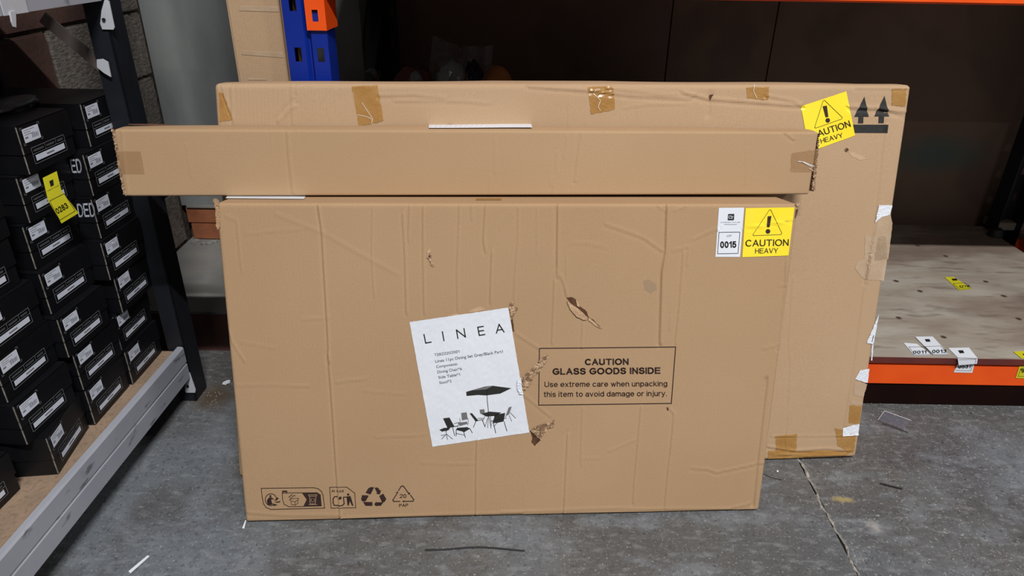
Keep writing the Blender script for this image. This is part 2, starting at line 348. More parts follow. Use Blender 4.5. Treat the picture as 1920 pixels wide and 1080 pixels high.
SLAB = mat('shoe_label_white', srgb(206, 214, 232), srgb(214, 220, 236), scale=30, rough=.5)
SWHITE = mat('shoe_print_white', srgb(186, 192, 206), rough=.6)
SGREY = mat('shoe_print_grey', srgb(122, 126, 134), rough=.7)
WORN = mat('worn_carton_edge', srgb(150, 146, 138), srgb(74, 72, 68), scale=60, rough=.9)
PLASTIC = mat('clear_plastic_film', srgb(196, 200, 204), srgb(176, 180, 184), scale=10, rough=.12, bump=.4, bscale=20, alpha=.42)
BAGG = mat('grey_plastic_bag', srgb(120, 124, 124), srgb(90, 92, 92), scale=10, rough=.2, bump=.6, bscale=24, alpha=.85)
NAVY = mat('navy_plastic', srgb(28, 32, 60), srgb(20, 22, 44), scale=10, rough=.3, bump=.5, bscale=24)
CLOTH = mat('orange_cloth', srgb(150, 92, 40), srgb(120, 70, 30), scale=10, rough=.9, bump=.4)
RUST = mat('rusty_red_cloth', srgb(96, 50, 40), srgb(70, 44, 36), scale=10, rough=.9, bump=.4)
DARKP = mat('dark_plastic', srgb(24, 24, 28), srgb(34, 34, 38), scale=10, rough=.35, bump=.2)
CARTD = mat('dull_carton', srgb(120, 92, 66), srgb(108, 84, 62), scale=4, rough=.85)

# ================================================================ SETTING
# floor: two slabs split by a crumbled joint
ja = onz(1500, 866, 0); jb = onz(1612, 1080, 0); jd = (jb - ja)[:2] / np.linalg.norm((jb - ja)[:2])
p1 = ja[:2] - jd * 3.0; p2 = ja[:2] + jd * 3.0
dz = -.003
fv = [(-3.5, -2.6, 0), (p2[0] - .004, p2[1], 0), (p1[0] - .004, p1[1], 0), (-3.5, 4.0, 0),
      (p2[0] + .004, p2[1], dz), (5, -2.6, dz), (5, 4.0, dz), (p1[0] + .004, p1[1], dz),
      (p2[0], p2[1], -.01), (p1[0], p1[1], -.01)]
fl = new_mesh('floor', fv, [(0, 1, 2, 3), (4, 5, 6, 7), (1, 8, 9, 2), (8, 4, 7, 9)], FLOOR)
tag(fl, kind='structure')
r = random.Random(3); vs = []; fs = []; nj = 220; width = 0
for i in range(nj + 1):
    s = -1.2 + 2.0 * i / nj; c = ja[:2] + jd * s; nrm = np.array([-jd[1], jd[0]])
    ww = .0012 + .0022 * r.random() ** 2; wob = .0025 * math.sin(s * 31) + .002 * math.sin(s * 77) + .001 * math.sin(s * 190)
    for k, h in ((-1.6, dz if nrm[0] * -1.6 > 0 else 0), (-.4, .0015 + .002 * r.random()), (.5, .001 + .002 * r.random()), (1.6, 0 if nrm[0] * 1.6 < 0 else dz)):
        q = c + nrm * (k * ww + wob); vs.append((q[0], q[1], h + .0004))
for i in range(nj):
    for k in range(3): a = i * 4 + k; fs.append((a, a + 1, a + 5, a + 4))
new_mesh('floor_joint', vs, fs, JOINT, fl)

WX = -1.2; WY = 2.36; LZ = .132
# left wall of concrete blocks
wl = box('wall_left', (WX - .25, -1.5, 0), (WX - .012, WY + .3, 2.6), MORT); tag(wl, kind='structure')
vj = onx(98, 110, WX)[1]
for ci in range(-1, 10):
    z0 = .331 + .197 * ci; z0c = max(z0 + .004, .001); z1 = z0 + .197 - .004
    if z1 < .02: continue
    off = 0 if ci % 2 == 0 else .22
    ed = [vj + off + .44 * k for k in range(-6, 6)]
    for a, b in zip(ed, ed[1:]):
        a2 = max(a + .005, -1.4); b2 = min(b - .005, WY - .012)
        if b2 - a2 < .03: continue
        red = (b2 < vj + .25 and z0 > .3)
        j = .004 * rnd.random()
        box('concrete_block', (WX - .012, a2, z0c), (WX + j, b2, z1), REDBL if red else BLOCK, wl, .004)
# painted wall facing the aisle, with the brick patch at its foot and the kerb ledge
wb = box('wall_back', (WX, WY, .265), (-.50, WY + .3, 2.6), PLAST); tag(wb, kind='structure')
box('wall_core', (WX, WY + .03, 0), (-.50, WY + .3, .265), MORT, wb)
box('plaster_lip', (WX + .02, WY - .012, .258), (-.50, WY, .270), LEDGE, wb, .003)
for row in range(2):
    for k in range(3):
        x0 = WX + .02 + .225 * k - (.1 if row else 0)
        box('brick', (max(x0, WX + .012), WY - .002 - .004 * rnd.random(), LZ + .002 + .064 * row), (x0 + .215, WY + .03, LZ + .064 + .064 * row), BRICK, wb, .003)
ky = onz(360, 655, 0)[1]
kb = box('trim_1', (WX, ky, 0), (-.53, WY + .03, LZ), LEDGE, None, .004); tag(kb, kind='structure')
box('riser_face', (WX + .001, ky - .004, .0), (-.531, ky, LZ - .006), KERB, kb)
bm = bmesh.new(); r = random.Random(5)
for i in range(26):
    q = Vector((r.uniform(WX + .03, -.95), WY - r.uniform(.01, .05), LZ + .004)); s = r.uniform(.004, .011)
    bmesh.ops.create_icosphere(bm, subdivisions=1, radius=s, matrix=Matrix.Translation(q))
o = bm_obj('mortar_crumbs', bm, LEDGE, kb); o['kind'] = 'stuff'
# brown boarding behind the rack
wr = box('wall_rear', (-.50, 2.66, 0), (4.6, 2.9, 2.6), MORT); tag(wr, kind='structure')
xs = [-.50, ony(1255, 110, 2.6)[0], ony(1450, 110, 2.6)[0], 2.5]
jx = [-.50, xs[1], xs[2], 4.6]
for a, b in zip(jx, jx[1:]):
    box('hardboard_panel', (a + .002, 2.64 - .003 * rnd.random(), 0), (b - .002, 2.66, 2.5), PANEL, wr, .001)
wr2 = box('wall_right', (4.6, -1.5, 0), (4.8, 2.9, 2.6), PLAST); tag(wr2, kind='structure')

# ================================================================ PALLET RACK
RY = 1.59
rack = empty('pallet_rack', (0, RY, 0))
tag(rack, 'blue and orange steel pallet rack behind the cardboard boxes', 'rack')
def rel(o, parent):   # parent keeping world place of world-space meshes
    o.parent = parent; o.matrix_parent_inverse = parent.matrix_world.inverted(); return o
bpy.context.view_layer.update()
def upright(x0, y, sgn, name='upright', full=True):
    """perforated channel: face with rows of slots, groove in the middle, returns to the back"""
    wd = .092; bm = bmesh.new(); cols = [(0, .0), (.016, 0), (.031, 0), (.040, 0), (.046, .010), (.052, .010), (.058, 0), (.066, 0), (.081, 0), (.092, 0)]
    pitch = .105; hz = .030
    zs = [0.0]; z = .058
    while z < 2.3: zs += [z, z + hz]; z += pitch
    zs.append(2.4)
    def P(i, z): return bm.verts.new((x0 + cols[i][0], y + sgn * cols[i][1], z))
    grid = [[P(i, z) for i in range(len(cols))] for z in zs]
    for j in range(len(zs) - 1):
        for i in range(len(cols) - 1):
            if j % 2 == 1 and i in (1, 7): continue
            bm.faces.new([grid[j][i], grid[j][i + 1], grid[j + 1][i + 1], grid[j + 1][i]])
    bmesh.ops.recalc_face_normals(bm, faces=bm.faces[:])
    bmesh.ops.solidify(bm, geom=bm.faces[:], thickness=.0022)
    for xx in (x0, x0 + wd - .002):
        add_box(bm, (xx, min(y, y + sgn * .07), 0), (xx + .002, max(y, y + sgn * .07), 2.4))
    add_box(bm, (x0 - .01, min(y, y + sgn * .08), 0), (x0 + wd + .01, max(y, y + sgn * .08), .006))
    o = bm_obj('upright', bm, BLUE if sgn > 0 else BLUESHADE); return rel(o, rack)
for x in (-.506, 1.86, 4.15):
    upright(x, RY + .012, 1); upright(x, 2.56, -1)
    for a, b in ((.25, .95), (.95, 1.65)):
        bm = bmesh.new(); add_bar(bm, (x + .045, RY + .07, a), (x + .045, 2.5, b), .03, .03); rel(bm_obj('frame_brace', bm, BLUESHADE), rack)
for y0, y1 in ((RY, RY + .045), (2.50, 2.545)):
    for z0, z1 in ((.068, .137), (1.040, 1.15)):
        rel(box('beam', (1.955, y0, z0), (4.145, y1, z1), ORNG, None, .004), rack)
        rel(box('beam', (-.41, y0, z0), (1.855, y1, z1), ORNG, None, .004), rack)
        for x, s in ((-.455, 1), (1.855, -1)):
            if y0 < 2:
                # folded connector plate with its slots
                bm = bmesh.new(); zb, zt = z1 - .185 if z0 > .5 else 0.01, z1 + .02
                x0, x1 = (x, x + .043) if s > 0 else (x, x + .043)
                colx = [x0, x0 + .014, x0 + .027, x1]; zz = [zb]
                z = zb + .018
                while z < zt - .04: zz += [z, z + .024]; z += .05
                zz.append(zt)
                g = [[bm.verts.new((cx, RY + .006, zq)) for cx in colx] for zq in zz]
                for j in range(len(zz) - 1):
                    for i in range(3):
                        if j % 2 == 1 and i == 1: continue
                        bm.faces.new([g[j][i], g[j][i + 1], g[j + 1][i + 1], g[j + 1][i]])
                bmesh.ops.recalc_face_normals(bm, faces=bm.faces[:]); bmesh.ops.solidify(bm, geom=bm.faces[:], thickness=.003)
                for f in (x1 if s > 0 else x0 - .003,):
                    a = bm.verts.new((f, RY + .004, zb)); b = bm.verts.new((f + s * .012, RY + .055, zb + .004)); c = bm.verts.new((f + s * .012, RY + .055, zt)); d = bm.verts.new((f, RY + .004, zt))
                    ff = bm.faces.new([a, b, c, d]); bmesh.ops.solidify(bm, geom=[ff], thickness=.003)
                rel(bm_obj('beam_connector', bm, ORNG), rack)
rel(box('bearer', (1.96, RY + .006, 0.0), (4.14, RY + .05, .067), UNDER), rack)
rel(box('bearer', (-.40, RY + .006, 0.0), (1.85, RY + .05, .067), UNDER), rack)

def deck(name, z, lab, xa, xb):
    t = empty(name, (xa, RY, z)); bpy.context.view_layer.update()
    tag(t, lab, 'shelf board')
    rel(box('board', (xa, RY - .004, z), (xb, 2.56, z + .018), DECK, None, .001), t)
    rel(box('board_edge', (xa, RY - .0065, z), (xb, RY - .0045, z + .0175), DECKE, None), t)
    return t
DZ = .142
deck('shelf_board', DZ, 'dirty plywood lower deck of the rack with dark red front edge', -.40, 1.85)
deck('shelf_board', 1.155, 'upper rack deck above the dark bay, outside the top of the frame', -.505, 4.2)
deck('shelf_board', DZ, 'lower rack deck of the next bay, outside the right side of the frame', 1.96, 4.14)
DT = DZ + .018   # deck top

# ================================================================ LEFT SHELVING
AZ = math.radians(1.6); PV = np.array([-.862, 1.55])
def SH(x, y, z):    # shelf frame: x from the aisle face (negative = into shelf), y along towards far end
    return (PV[0] + x * math.cos(AZ) + y * math.sin(AZ), PV[1] - x * math.sin(AZ) + y * math.cos(AZ), z)
SHM = Matrix.Translation((PV[0], PV[1], 0)) @ Matrix.Rotation(-AZ, 4, 'Z')
rk = empty('shelving_unit', mw=SHM)
tag(rk, 'black and grey steel shelving unit along the left wall, full of black shoe boxes', 'shelving')
def post(x0, y0, sx, sy):
    bm = bmesh.new()
    add_box(bm, (min(x0, x0 + sx * .045), min(y0, y0 + sy * .004), 0), (max(x0, x0 + sx * .045), max(y0, y0 + sy * .004), 2.2))
    add_box(bm, (min(x0, x0 + sx * .004), min(y0, y0 + sy * .065), 0), (max(x0, x0 + sx * .004), max(y0, y0 + sy * .065), 2.2))
    return bm_obj('post', bm, POST, rk)
post(0, 0, -1, 1); post(-.315, 0, 1, 1); post(0, -1.85, -1, 1); post(-.315, -1.85, 1, 1)
def rail(z0, z1, x=0, face=1):
    bm = bmesh.new()   # upper and lower lips with a groove line between
    zm = z0 + (z1 - z0) * .48; t = .0035
    prof = [(-.015, z1 - .003), (-.015, z1), (-.004, z1), (0, z1 - .004), (0, zm + .004), (-.003, zm), (0, zm - .004), (0, z0), (-.02, z0), (-.02, z0 + t), (-t, z0 + t), (-t, z1 - .006), (-.012, z1 - .006)]
    a = [bm.verts.new((x + face * p, -1.84, q)) for p, q in prof]; b = [bm.verts.new((x + face * p, -.004, q)) for p, q in prof]
    bm.faces.new(a); bm.faces.new(b[::-1])
    for i in range(len(prof)): bm.faces.new([a[i], b[i], b[(i + 1) % len(prof)], a[(i + 1) % len(prof)]])
    return bm_obj('rail', bm, RAIL, rk)
rail(.082, .178); rail(1.022, 1.13); rail(.082, .178, -.315, -1); rail(1.022, 1.13, -.315, -1)
def gusset(z0, up=1):
    pts = [(.0015, -.002, z0), (.0015, .026, z0), (.0015, .030, z0 + .012), (.0015, .022, z0 + .095), (.0015, .012, z0 + .10), (.0015, -.002, z0 + .05)]
    o = extrude_poly('gusset_plate', pts, (.003, 0, 0), GUSS, rk)
    bm = bmesh.new(); bmesh.ops.create_cone(bm, segments=10, radius1=.005, radius2=.005, depth=.003, cap_ends=True, matrix=Matrix.Translation((.0058, .010, z0 + .032)) @ Matrix.Rotation(math.pi / 2, 4, 'Y'))
    bm_obj('bolt', bm, BLACK, o)
def local(p): return SHM.inverted() @ Vector(p)
# gussets: below the upper rail and at the foot of the lower one (placed on the camera-side flange)
def gus(pxs, X=-.872):
    pts = []
    for p in pxs:
        q = local(ony(p[0], p[1], PV[1] - .004)); pts.append((q.x, q.y, q.z))
    o = extrude_poly('gusset_plate', pts, (0, .0025, 0), GUSS, rk); return o
ZA = Z(0, 0, 3.6)
g1 = gus(ZA([(718, 0), (735, 8), (772, 185), (765, 200), (690, 198), (676, 160), (685, 70), (705, 0)]))
ZB = Z(310, 600, 6)
g2 = gus(ZB([(272, 590), (340, 790), (335, 818), (232, 818), (220, 790), (225, 740)]))
for c, g in ((ZA([(700, 133)])[0], g1), (ZB([(250, 745)])[0], g2)):
    q = local(ony(c[0], c[1], PV[1] - .006)); bm = bmesh.new()
    bmesh.ops.create_cone(bm, segments=12, radius1=.0035, radius2=.0035, depth=.003, cap_ends=True, matrix=Matrix.Translation(q) @ Matrix.Rotation(math.pi / 2, 4, 'X')); bm_obj('bolt', bm, BLACK, g)
# diagonal end brace with its pale end plate
a = local(ony(80, 32, PV[1] + .02)); b = local(ony(196, 128, PV[1] + .02))
bm = bmesh.new(); add_bar(bm, a, b, .004, .026, (0, 1, 0)); bm2 = bm
vs_ = [bm.verts.new(v) for v in ()]
bm.free(); bm = bmesh.new(); add_bar(bm, a, b, .026, .005, (0, 1, 0)); bm_obj('brace', bm, BRACE, rk)
pts = [local(ony(x, y, PV[1] - .010)) for x, y in ZA([(652, 402), (690, 398), (728, 420), (748, 520), (700, 492), (655, 455)])]
extrude_poly('brace_plate', pts, (0, .003, 0), GUSS, rk)
# locking tab hanging under the upper rail
pts = [local(onx(x, y, PV[0] + .002)) for x, y in ZA([(82, 80), (118, 72), (122, 185), (108, 180), (96, 150)])]
pts = [(.004, p.y, p.z) for p in pts]; extrude_poly('locking_tab', pts, (.003, 0, 0), GUSS, rk)
pts = [(.002, pts[0][1] - .012, 1.022), (.002, pts[0][1] + .05, 1.022), (.002, pts[0][1] + .05, 1.12), (.002, pts[0][1] - .012, 1.12)]
extrude_poly('rail_sleeve', pts, (.002, 0, 0), GUSS, rk)

sb = empty('shelf_board', mw=SHM); tag(sb, 'tan chipboard shelf under the black shoe boxes', 'shelf board')
box('board', (-.31, -1.83, .147), (-.025, -.006, .165), CHIP, sb, .001)
box('board_lip', (-.0248, -1.83, .150), (-.0155, -.006, .1645), CHIP, sb)
sb2 = empty('shelf_board', mw=SHM); tag(sb2, 'upper chipboard shelf above the black shoe boxes, mostly outside the frame', 'shelf board')
box('board', (-.31, -1.83, 1.10), (-.047, -.006, 1.118), CHIP, sb2, .001)
BZ = .1655

# ---- shoe boxes: local x = along the shelf (to the right as seen), y = into the shelf, z = up; end face at y = 0
BW, BL, BH = .156, .265, .094
LIDH = .054
def make_shoe():
    root = empty('shoe_box')
    bm = bmesh.new(); add_box(bm, (.002, .002, 0), (BW - .002, BL - .002, BH - .003), .001); bm_obj('box_body', bm, SHOE, root)
    bm = bmesh.new()
    for lo, hi in (((0, 0, BH - LIDH), (BW, .0015, BH)), ((0, BL - .0015, BH - LIDH), (BW, BL, BH)), ((0, .0015, BH - LIDH), (.0015, BL - .0015, BH)), ((BW - .0015, .0015, BH - LIDH), (BW, BL - .0015, BH)), ((.0, .0, BH - .0015), (BW, BL, BH))):
        add_box(bm, lo, hi)
    bm_obj('lid', bm, SHOE2 if False else SHOE, root)
    surf = lambda px, off: np.stack([px[:, 0], -off, px[:, 1]], 1)
    # white size sticker with tiny print and barcode
    lb = put('size_label', quad_ink([(.012, .086), (.059, .086), (.059, .060), (.012, .060)], 2, 2), surf, .0006, SLAB, root, 1)
    k = Ink()
    for i in range(3): k.stroke([(.016, .0825 - .004 * i), (.016 + (.03, .018, .026)[i], .0825 - .004 * i)], .0007)
    for i in range(9): k.stroke([(.036 + i * .0022, .073), (.036 + i * .0022, .066)], .0009 if i % 3 else .0014)
    k.stroke([(.017, .069), (.022, .069)], .003)
    put('barcode', k, surf, .0009, GREYINK, lb, 1)
    # framed size panel low on the end
    k = Ink()
    k.stroke([(.022, .048), (.124, .048), (.124, .017), (.022, .017)], .0009, True).stroke([(.022, .036), (.124, .036)], .0009)
    k.stroke([(.062, .048), (.062, .036)], .0008).stroke([(.095, .048), (.095, .036)], .0008)
    pn = put('size_panel', k, surf, .0008, SGREY, root, 1)
    k = Ink().stroke([(.029, .0415), (.055, .0415)], .004).stroke([(.068, .0415), (.088, .0415)], .004).stroke([(.102, .0415), (.116, .0415)], .004)
    put('panel_print', k, surf, .0008, SHOE_PRINT, pn, 1)
    st = put('white_strip', quad_ink([(.028, .0325), (.118, .0325), (.118, .0215), (.028, .0215)], 2, 1), surf, .0009, SLAB, pn, 1)
    put('strip_print', Ink().stroke([(.062, .027), (.082, .027)], .0028), surf, .0012, GREYINK, pn, 1)
    # corner crop marks round the sticker
    k = Ink()
    for x, z, sx, sz in ((.008, .089, 1, -1), (.063, .089, -1, -1), (.063, .057, -1, 1), (.008, .057, 1, 1)):
        k.stroke([(x + sx * .005, z), (x, z), (x, z + sz * .004)], .001)
    put('crop_mark', k, surf, .0006, SGREY, root, 1)['kind'] = 'stuff'
    # worn pale corner of lid and body
    bm = bmesh.new(); add_box(bm, (-.0004, -.0004, BH - LIDH + .001), (.0012, .0012, BH - .001)); add_box(bm, (.0014, .0014, .003), (.003, .003, BH - LIDH - .002)); bm_obj('worn_edge', bm, WORN, root)
    return root
SHOE_PRINT = mat('shoe_print_dim', srgb(70, 73, 78), rough=.7)
proto = make_shoe()
used = [False]
def copy_tree(o, parent=None):
    c = o.copy(); C.objects.link(c)
    c.parent = parent
    for ch in list(o.children): copy_tree(ch, c)
    return c
ord_ = ['bottom', 'second from the bottom', 'third from the bottom', 'middle', 'third from the top', 'second from the top', 'top']
cols = {
 'far': ('stack beside the black post', [(-.917, 1.424), (-.923, 1.427), (-.905, 1.441), (-.900, 1.423), (-.906, 1.440), (-.905, 1.452), (-.913, 1.500)]),
 'mid': ('middle stack', [(-.924, 1.267), (-.923, 1.266), (-.919, 1.249), (-.938, 1.265), (-.951, 1.280), (-.943, 1.293), (-.924, 1.307)]),
 'near': ('stack at the left photo edge', [(-.914, 1.104), (-.931, 1.085), (-.944, 1.092), (-.945, 1.088), (-.952, 1.075), (-.946, 1.085)]),
 'edge': ('nearest stack, lower left corner', [(-.972, .915), (-.985, .915), (-.975, .925), (-.975, .905), (-.97, .915), (-.98, .91)]),
}
BOX = {}
for key, (where, lst) in cols.items():
    n = len(lst)
    for k, (X, Y) in enumerate(lst):
        c = proto if not used[0] else copy_tree(proto); used[0] = True
        ang = math.radians(90 - 1.6 + rnd.uniform(-1.5, 1.5))
        if key == 'near' and k == 0: ang = math.radians(90 + 8)
        if key == 'edge' and k == 0: ang = math.radians(90 - 4)
        d = np.array([math.cos(ang), math.sin(ang)])
        p = np.array([X, Y]) - d * .0355
        if key == 'near' and k == 0: p = np.array([-.913, 1.074])
        c.location = (p[0], p[1], BZ + k * (BH + .0004)); c.rotation_euler = (0, 0, ang)
        pos = ord_[k] if n == 7 else (['bottom', 'second from the bottom', 'third from the bottom', 'third from the top', 'second from the top', 'top'][k])
        extra = ''
        if key == 'near' and k == 0: extra = ', askew'
        if key == 'far' and k == 4: extra = ', lettered DED'
        tag(c, f'black shoe box, {pos} of the {where}{extra}'.replace('stack beside', 'stack beside'), 'shoe box', 'black shoe boxes stacked on the left shelving')
        BOX[(key, k)] = c
bpy.context.view_layer.update()
# white letters on the long sides that face the camera (side = local x = 0)
def side_text(key, k, s, y0, y1, z0, cap, m=SWHITE, ink=None):
    o = BOX[(key, k)]
    if ink is None:
        ink = Ink(); vs, fs, xa, xb = glyphs(s, .01)
        ink.v = [(y0 + (x - xa) / (xb - xa) * (y1 - y0), z0 + y / CAPH * cap) for x, y in vs]; ink.f = fs
    # the long side is read from the camera: left = deeper in the shelf
    surf = lambda px, off: np.stack([-off, px[:, 0], px[:, 1]], 1)
    return put('printed_letters', ink, surf, .0008, m, o, 1)
def side_px(key, k, px):
    o = BOX[(key, k)]; mw = o.matrix_world; n = np.array((mw.to_3x3() @ Vector((1, 0, 0)))[:]); P = hit(px, np.array(mw.translation[:]), n)
    return [tuple((mw.inverted() @ Vector(p))[1:]) for p in P]
def side_letters(key, k, s, q, bold=.01):
    """q: px of left baseline, right baseline, right cap, left cap -> in the side's own plane"""
    L = side_px(key, k, q); vs, fs, xa, xb = glyphs(s, bold); ink = Ink()
    for x, y in vs:
        u = (x - xa) / (xb - xa); v = y / CAPH
        ink.v.append(tuple((1 - v) * ((1 - u) * L[0][i] + u * L[1][i]) + v * ((1 - u) * L[3][i] + u * L[2][i]) for i in (0, 1)))
    ink.f = fs; return side_text(key, k, s, 0, 0, 0, 0, ink=ink)
side_letters('far', 5, 'ED', [(136, 324), (155, 324), (151, 297), (131, 299)])
side_letters('far', 4, 'DED', [(148, 407), (180, 406), (176, 380), (144, 382)])
# a row of white letters on the uppermost box, mostly hidden by the middle stack
side_letters('far', 6, 'GROUNDED', [(-8, 234), (101, 231), (104, 209), (-8, 211)])

# crumpled black paper on top of the middle stack and the yellow lot sticker
def crumple(name, center, size, m, seed, label, cat, subdiv=3, amp=.35, flatbase=True):
    bm = bmesh.new(); bmesh.ops.create_icosphere(bm, subdivisions=subdiv, radius=1); r = np.random.RandomState(seed)
    ks = r.randn(9, 3) * 2.2; ph = r.rand(9) * 6.28
    for v in bm.verts:
        n = v.co.normalized(); s = 1 + amp * sum(abs(math.sin(float(ks[i] @ np.array(n)) + ph[i])) - .6 for i in range(9)) / 4
        v.co = n * s
        v.co.x *= size[0]; v.co.y *= size[1]; v.co.z *= size[2]
        if flatbase and v.co.z < -size[2] * .5: v.co.z = -size[2] * .5
    o = bm_obj(name, bm, m); o.location = (center[0], center[1], center[2] + size[2] * .5); tag(o, label, cat); return o
tp = BOX[('mid', 6)].matrix_world
o = crumple('black_paper', tuple((tp @ Vector((.135, .10, BH)))[:]), (.035, .07, .016), DARKP, 4, 'crumpled black tissue paper on top of the middle shoe box stack', 'paper', 3, .3)

def free_sheet(name, quads, m, label, cat, group=None, prints=(), thick=0):
    pass
def surf_plane(P0, N):
    P0 = np.array(P0, float); N = np.array(N, float); N = N / np.linalg.norm(N)
    if N @ (CAM - P0) < 0: N = -N
    def f(px, off):
        off = np.broadcast_to(off, (len(px),))
        return hit(px, P0, N) + off[:, None] * N
    return f
# yellow lot sticker 0283 folded across the shoe boxes
sx = surf_plane((-.905, 1.3, .5), (1, -.25, .05))
ZC = Z(0, 180, 3.6)
st = put('lot_sticker', quad_ink(ZC([(285, 553), (380, 507), (412, 640), (322, 706)]), 5, 8), sx, .001, YEL2, None, 5)
tag(st, 'yellow two-part sticker numbered 0283 on the shoe boxes', 'sticker')
put('lower_flap', quad_ink(ZC([(322, 706), (412, 640), (527, 790), (412, 860)]), 6, 8), surf_plane((-.905, 1.3, .5), (1, -.45, .3)) if False else sx, .0012, YEL2, st, 5)
k = Ink().poly(ZC([(327, 575), (353, 562), (358, 600), (338, 612)])).text('CHARLES TAYLOR', *ZC([(316, 645), (392, 606)]), 2.0)
k.stroke(ZC([(330, 708), (428, 658), (503, 775), (398, 838)]), .8, True)
k.text('0283', *ZC([(384, 797), (460, 752)]), 11, .02)
put('printed_number', k, sx, .0018, BLACK, st, 4)

# ================================================================ CARTONS
def noise2(x, y, seed, f):
    r = np.random.RandomState(seed); v = np.zeros_like(x)
    for i in range(10):
        a = r.rand() * 6.28; k = f * (.5 + r.rand()); v += np.sin((x * math.cos(a) + y * math.sin(a)) * k + r.rand() * 6.28)
    return v / 10
class Carton:
    def __init__(s, name, BLp, BRp, lean_u, depth, front_px, m, creases, wav, rad=.006, ewear=.0, NX=420, NZ=170, capx=None, seed=1, tb=0, flat=0):
        """BLp/BRp: bottom front line in the room; lean_u: up direction hint; front_px: TL, TR, BR, BL outline of the front"""
        e = np.array(BRp) - np.array(BLp); e /= np.linalg.norm(e)
        u = np.array(lean_u) - (np.array(lean_u) @ e) * e; u /= np.linalg.norm(u)
        n = np.cross(u, e); n /= np.linalg.norm(n)       # into the box
        if n[1] < 0: n = -n
        s.O = np.array(BLp); s.e, s.u, s.n = e, u, n
        s.cr = []; s.wav = wav; s.seed = seed
        TL, TR, BR, BL_ = [s.st([p])[0] for p in front_px]
        if flat: BL_[1] = max(BL_[1], 0); BR[1] = max(BR[1], 0)
        s.q = (TL, TR, BR, BL_)
        s.T = depth; s.tb = tb
        for c in creases:
            pts = s.st(c[0]); s.cr.append((pts, c[1] * 1.1, c[2] * .78, c[3] if len(c) > 3 else 0))
        s.mw = Matrix(((e[0], n[0], u[0], s.O[0]), (e[1], n[1], u[1], s.O[1]), (e[2], n[2], u[2], s.O[2]), (0, 0, 0, 1)))
        s.root = empty(name, mw=s.mw)
        w_ = np.linalg.norm(TR - TL); h_ = np.linalg.norm(TL - BL_)
        s.w_, s.h_ = w_, h_
        def axis(N, L, r):
            core = np.linspace(r, L - r, N); ed = r * (1 - np.cos(np.linspace(0, math.pi / 2, 5)))[:-1]
            return np.concatenate([ed, core, (L - ed)[::-1]])
        gx = axis(NX, w_, rad); gz = axis(NZ, h_, rad); gy = axis(6, depth, rad)
        verts = []; faces = []
        def grid(U, V, fn):
            base = len(verts); UU, VV = np.meshgrid(U, V); P = fn(UU.ravel(), VV.ravel())
            verts.extend(P.tolist()); nu, nv = len(U), len(V)
            idx = np.arange(nu * nv).reshape(nv, nu) + base
            a = idx[:-1, :-1].ravel(); b = idx[:-1, 1:].ravel(); c = idx[1:, 1:].ravel(); d = idx[1:, :-1].ravel()
            return np.stack([a, b, c, d], 1).tolist()
        def R(x, y, z):
            P = np.stack([x, y, z], 1); D = np.array([w_, depth, h_]); Q = np.clip(P, rad, D - rad); V = P - Q; l = np.linalg.norm(V, axis=1); l[l < 1e-9] = 1
            P = Q + V / np.maximum(l, 1e-9)[:, None] * np.where(np.abs(V).max(axis=1) > 0, rad, 0)[:, None]
            X = P[:, 0] / w_; Zz = P[:, 2] / h_
            A = (BL_[None] * ((1 - X) * (1 - Zz))[:, None] + BR[None] * (X * (1 - Zz))[:, None] + TL[None] * ((1 - X) * Zz)[:, None] + TR[None] * (X * Zz)[:, None])
            if flat: A = A + np.stack([A[:, 0] * 0, P[:, 1] * flat * np.clip(1 - Zz, 0, 1) ** 8], 1)
            fr = np.clip(1 - P[:, 1] / max(depth * .35, .02), 0, 1)
            A = A + np.stack([A[:, 0] * 0, tb * np.sin(np.clip(P[:, 1] / depth, 0, 1) * 2.2) * np.clip((Zz - .9) / .1, 0, 1) ** 2 * (.45 + .55 * np.clip(np.sin(X * 3.3) + .25 * np.sin(X * 17), 0, 1))], 1)
            return np.stack([A[:, 0], P[:, 1] - s.D(A[:, 0], A[:, 1]) * fr, A[:, 1]], 1)
        z0 = lambda a: np.zeros_like(a)
        faces += grid(gx, gz, lambda a, b: R(a, z0(a), b))
        faces += [f[::-1] for f in grid(gx, gy, lambda a, b: R(a, b, z0(a)))]
        faces += grid(gx, gy, lambda a, b: R(a, b, z0(a) + h_))
        faces += [f[::-1] for f in grid(gy, gz, lambda a, b: R(z0(a), a, b))]
        faces += grid(gy, gz, lambda a, b: R(z0(a) + w_, a, b))
        faces += [f[::-1] for f in grid(np.linspace(rad, w_ - rad, 40), np.linspace(rad, h_ - rad, 20), lambda a, b: R(a, z0(a) + depth, b))]
        me = bpy.data.meshes.new('carton_shell'); me.from_pydata(verts, [], faces); me.update()
        bm = bmesh.new(); bm.from_mesh(me); bmesh.ops.remove_doubles(bm, verts=bm.verts[:], dist=1e-5); bmesh.ops.recalc_face_normals(bm, faces=bm.faces[:])
        bm.to_mesh(me); bm.free()
        for p in me.polygons: p.use_smooth = True
        me.materials.append(m); o = bpy.data.objects.new('carton_shell', me); C.objects.link(o); o.parent = s.root
    def st(s, px):
        P = hit(px, s.O, s.n) - s.O; return np.stack([P @ s.e, P @ s.u], 1)
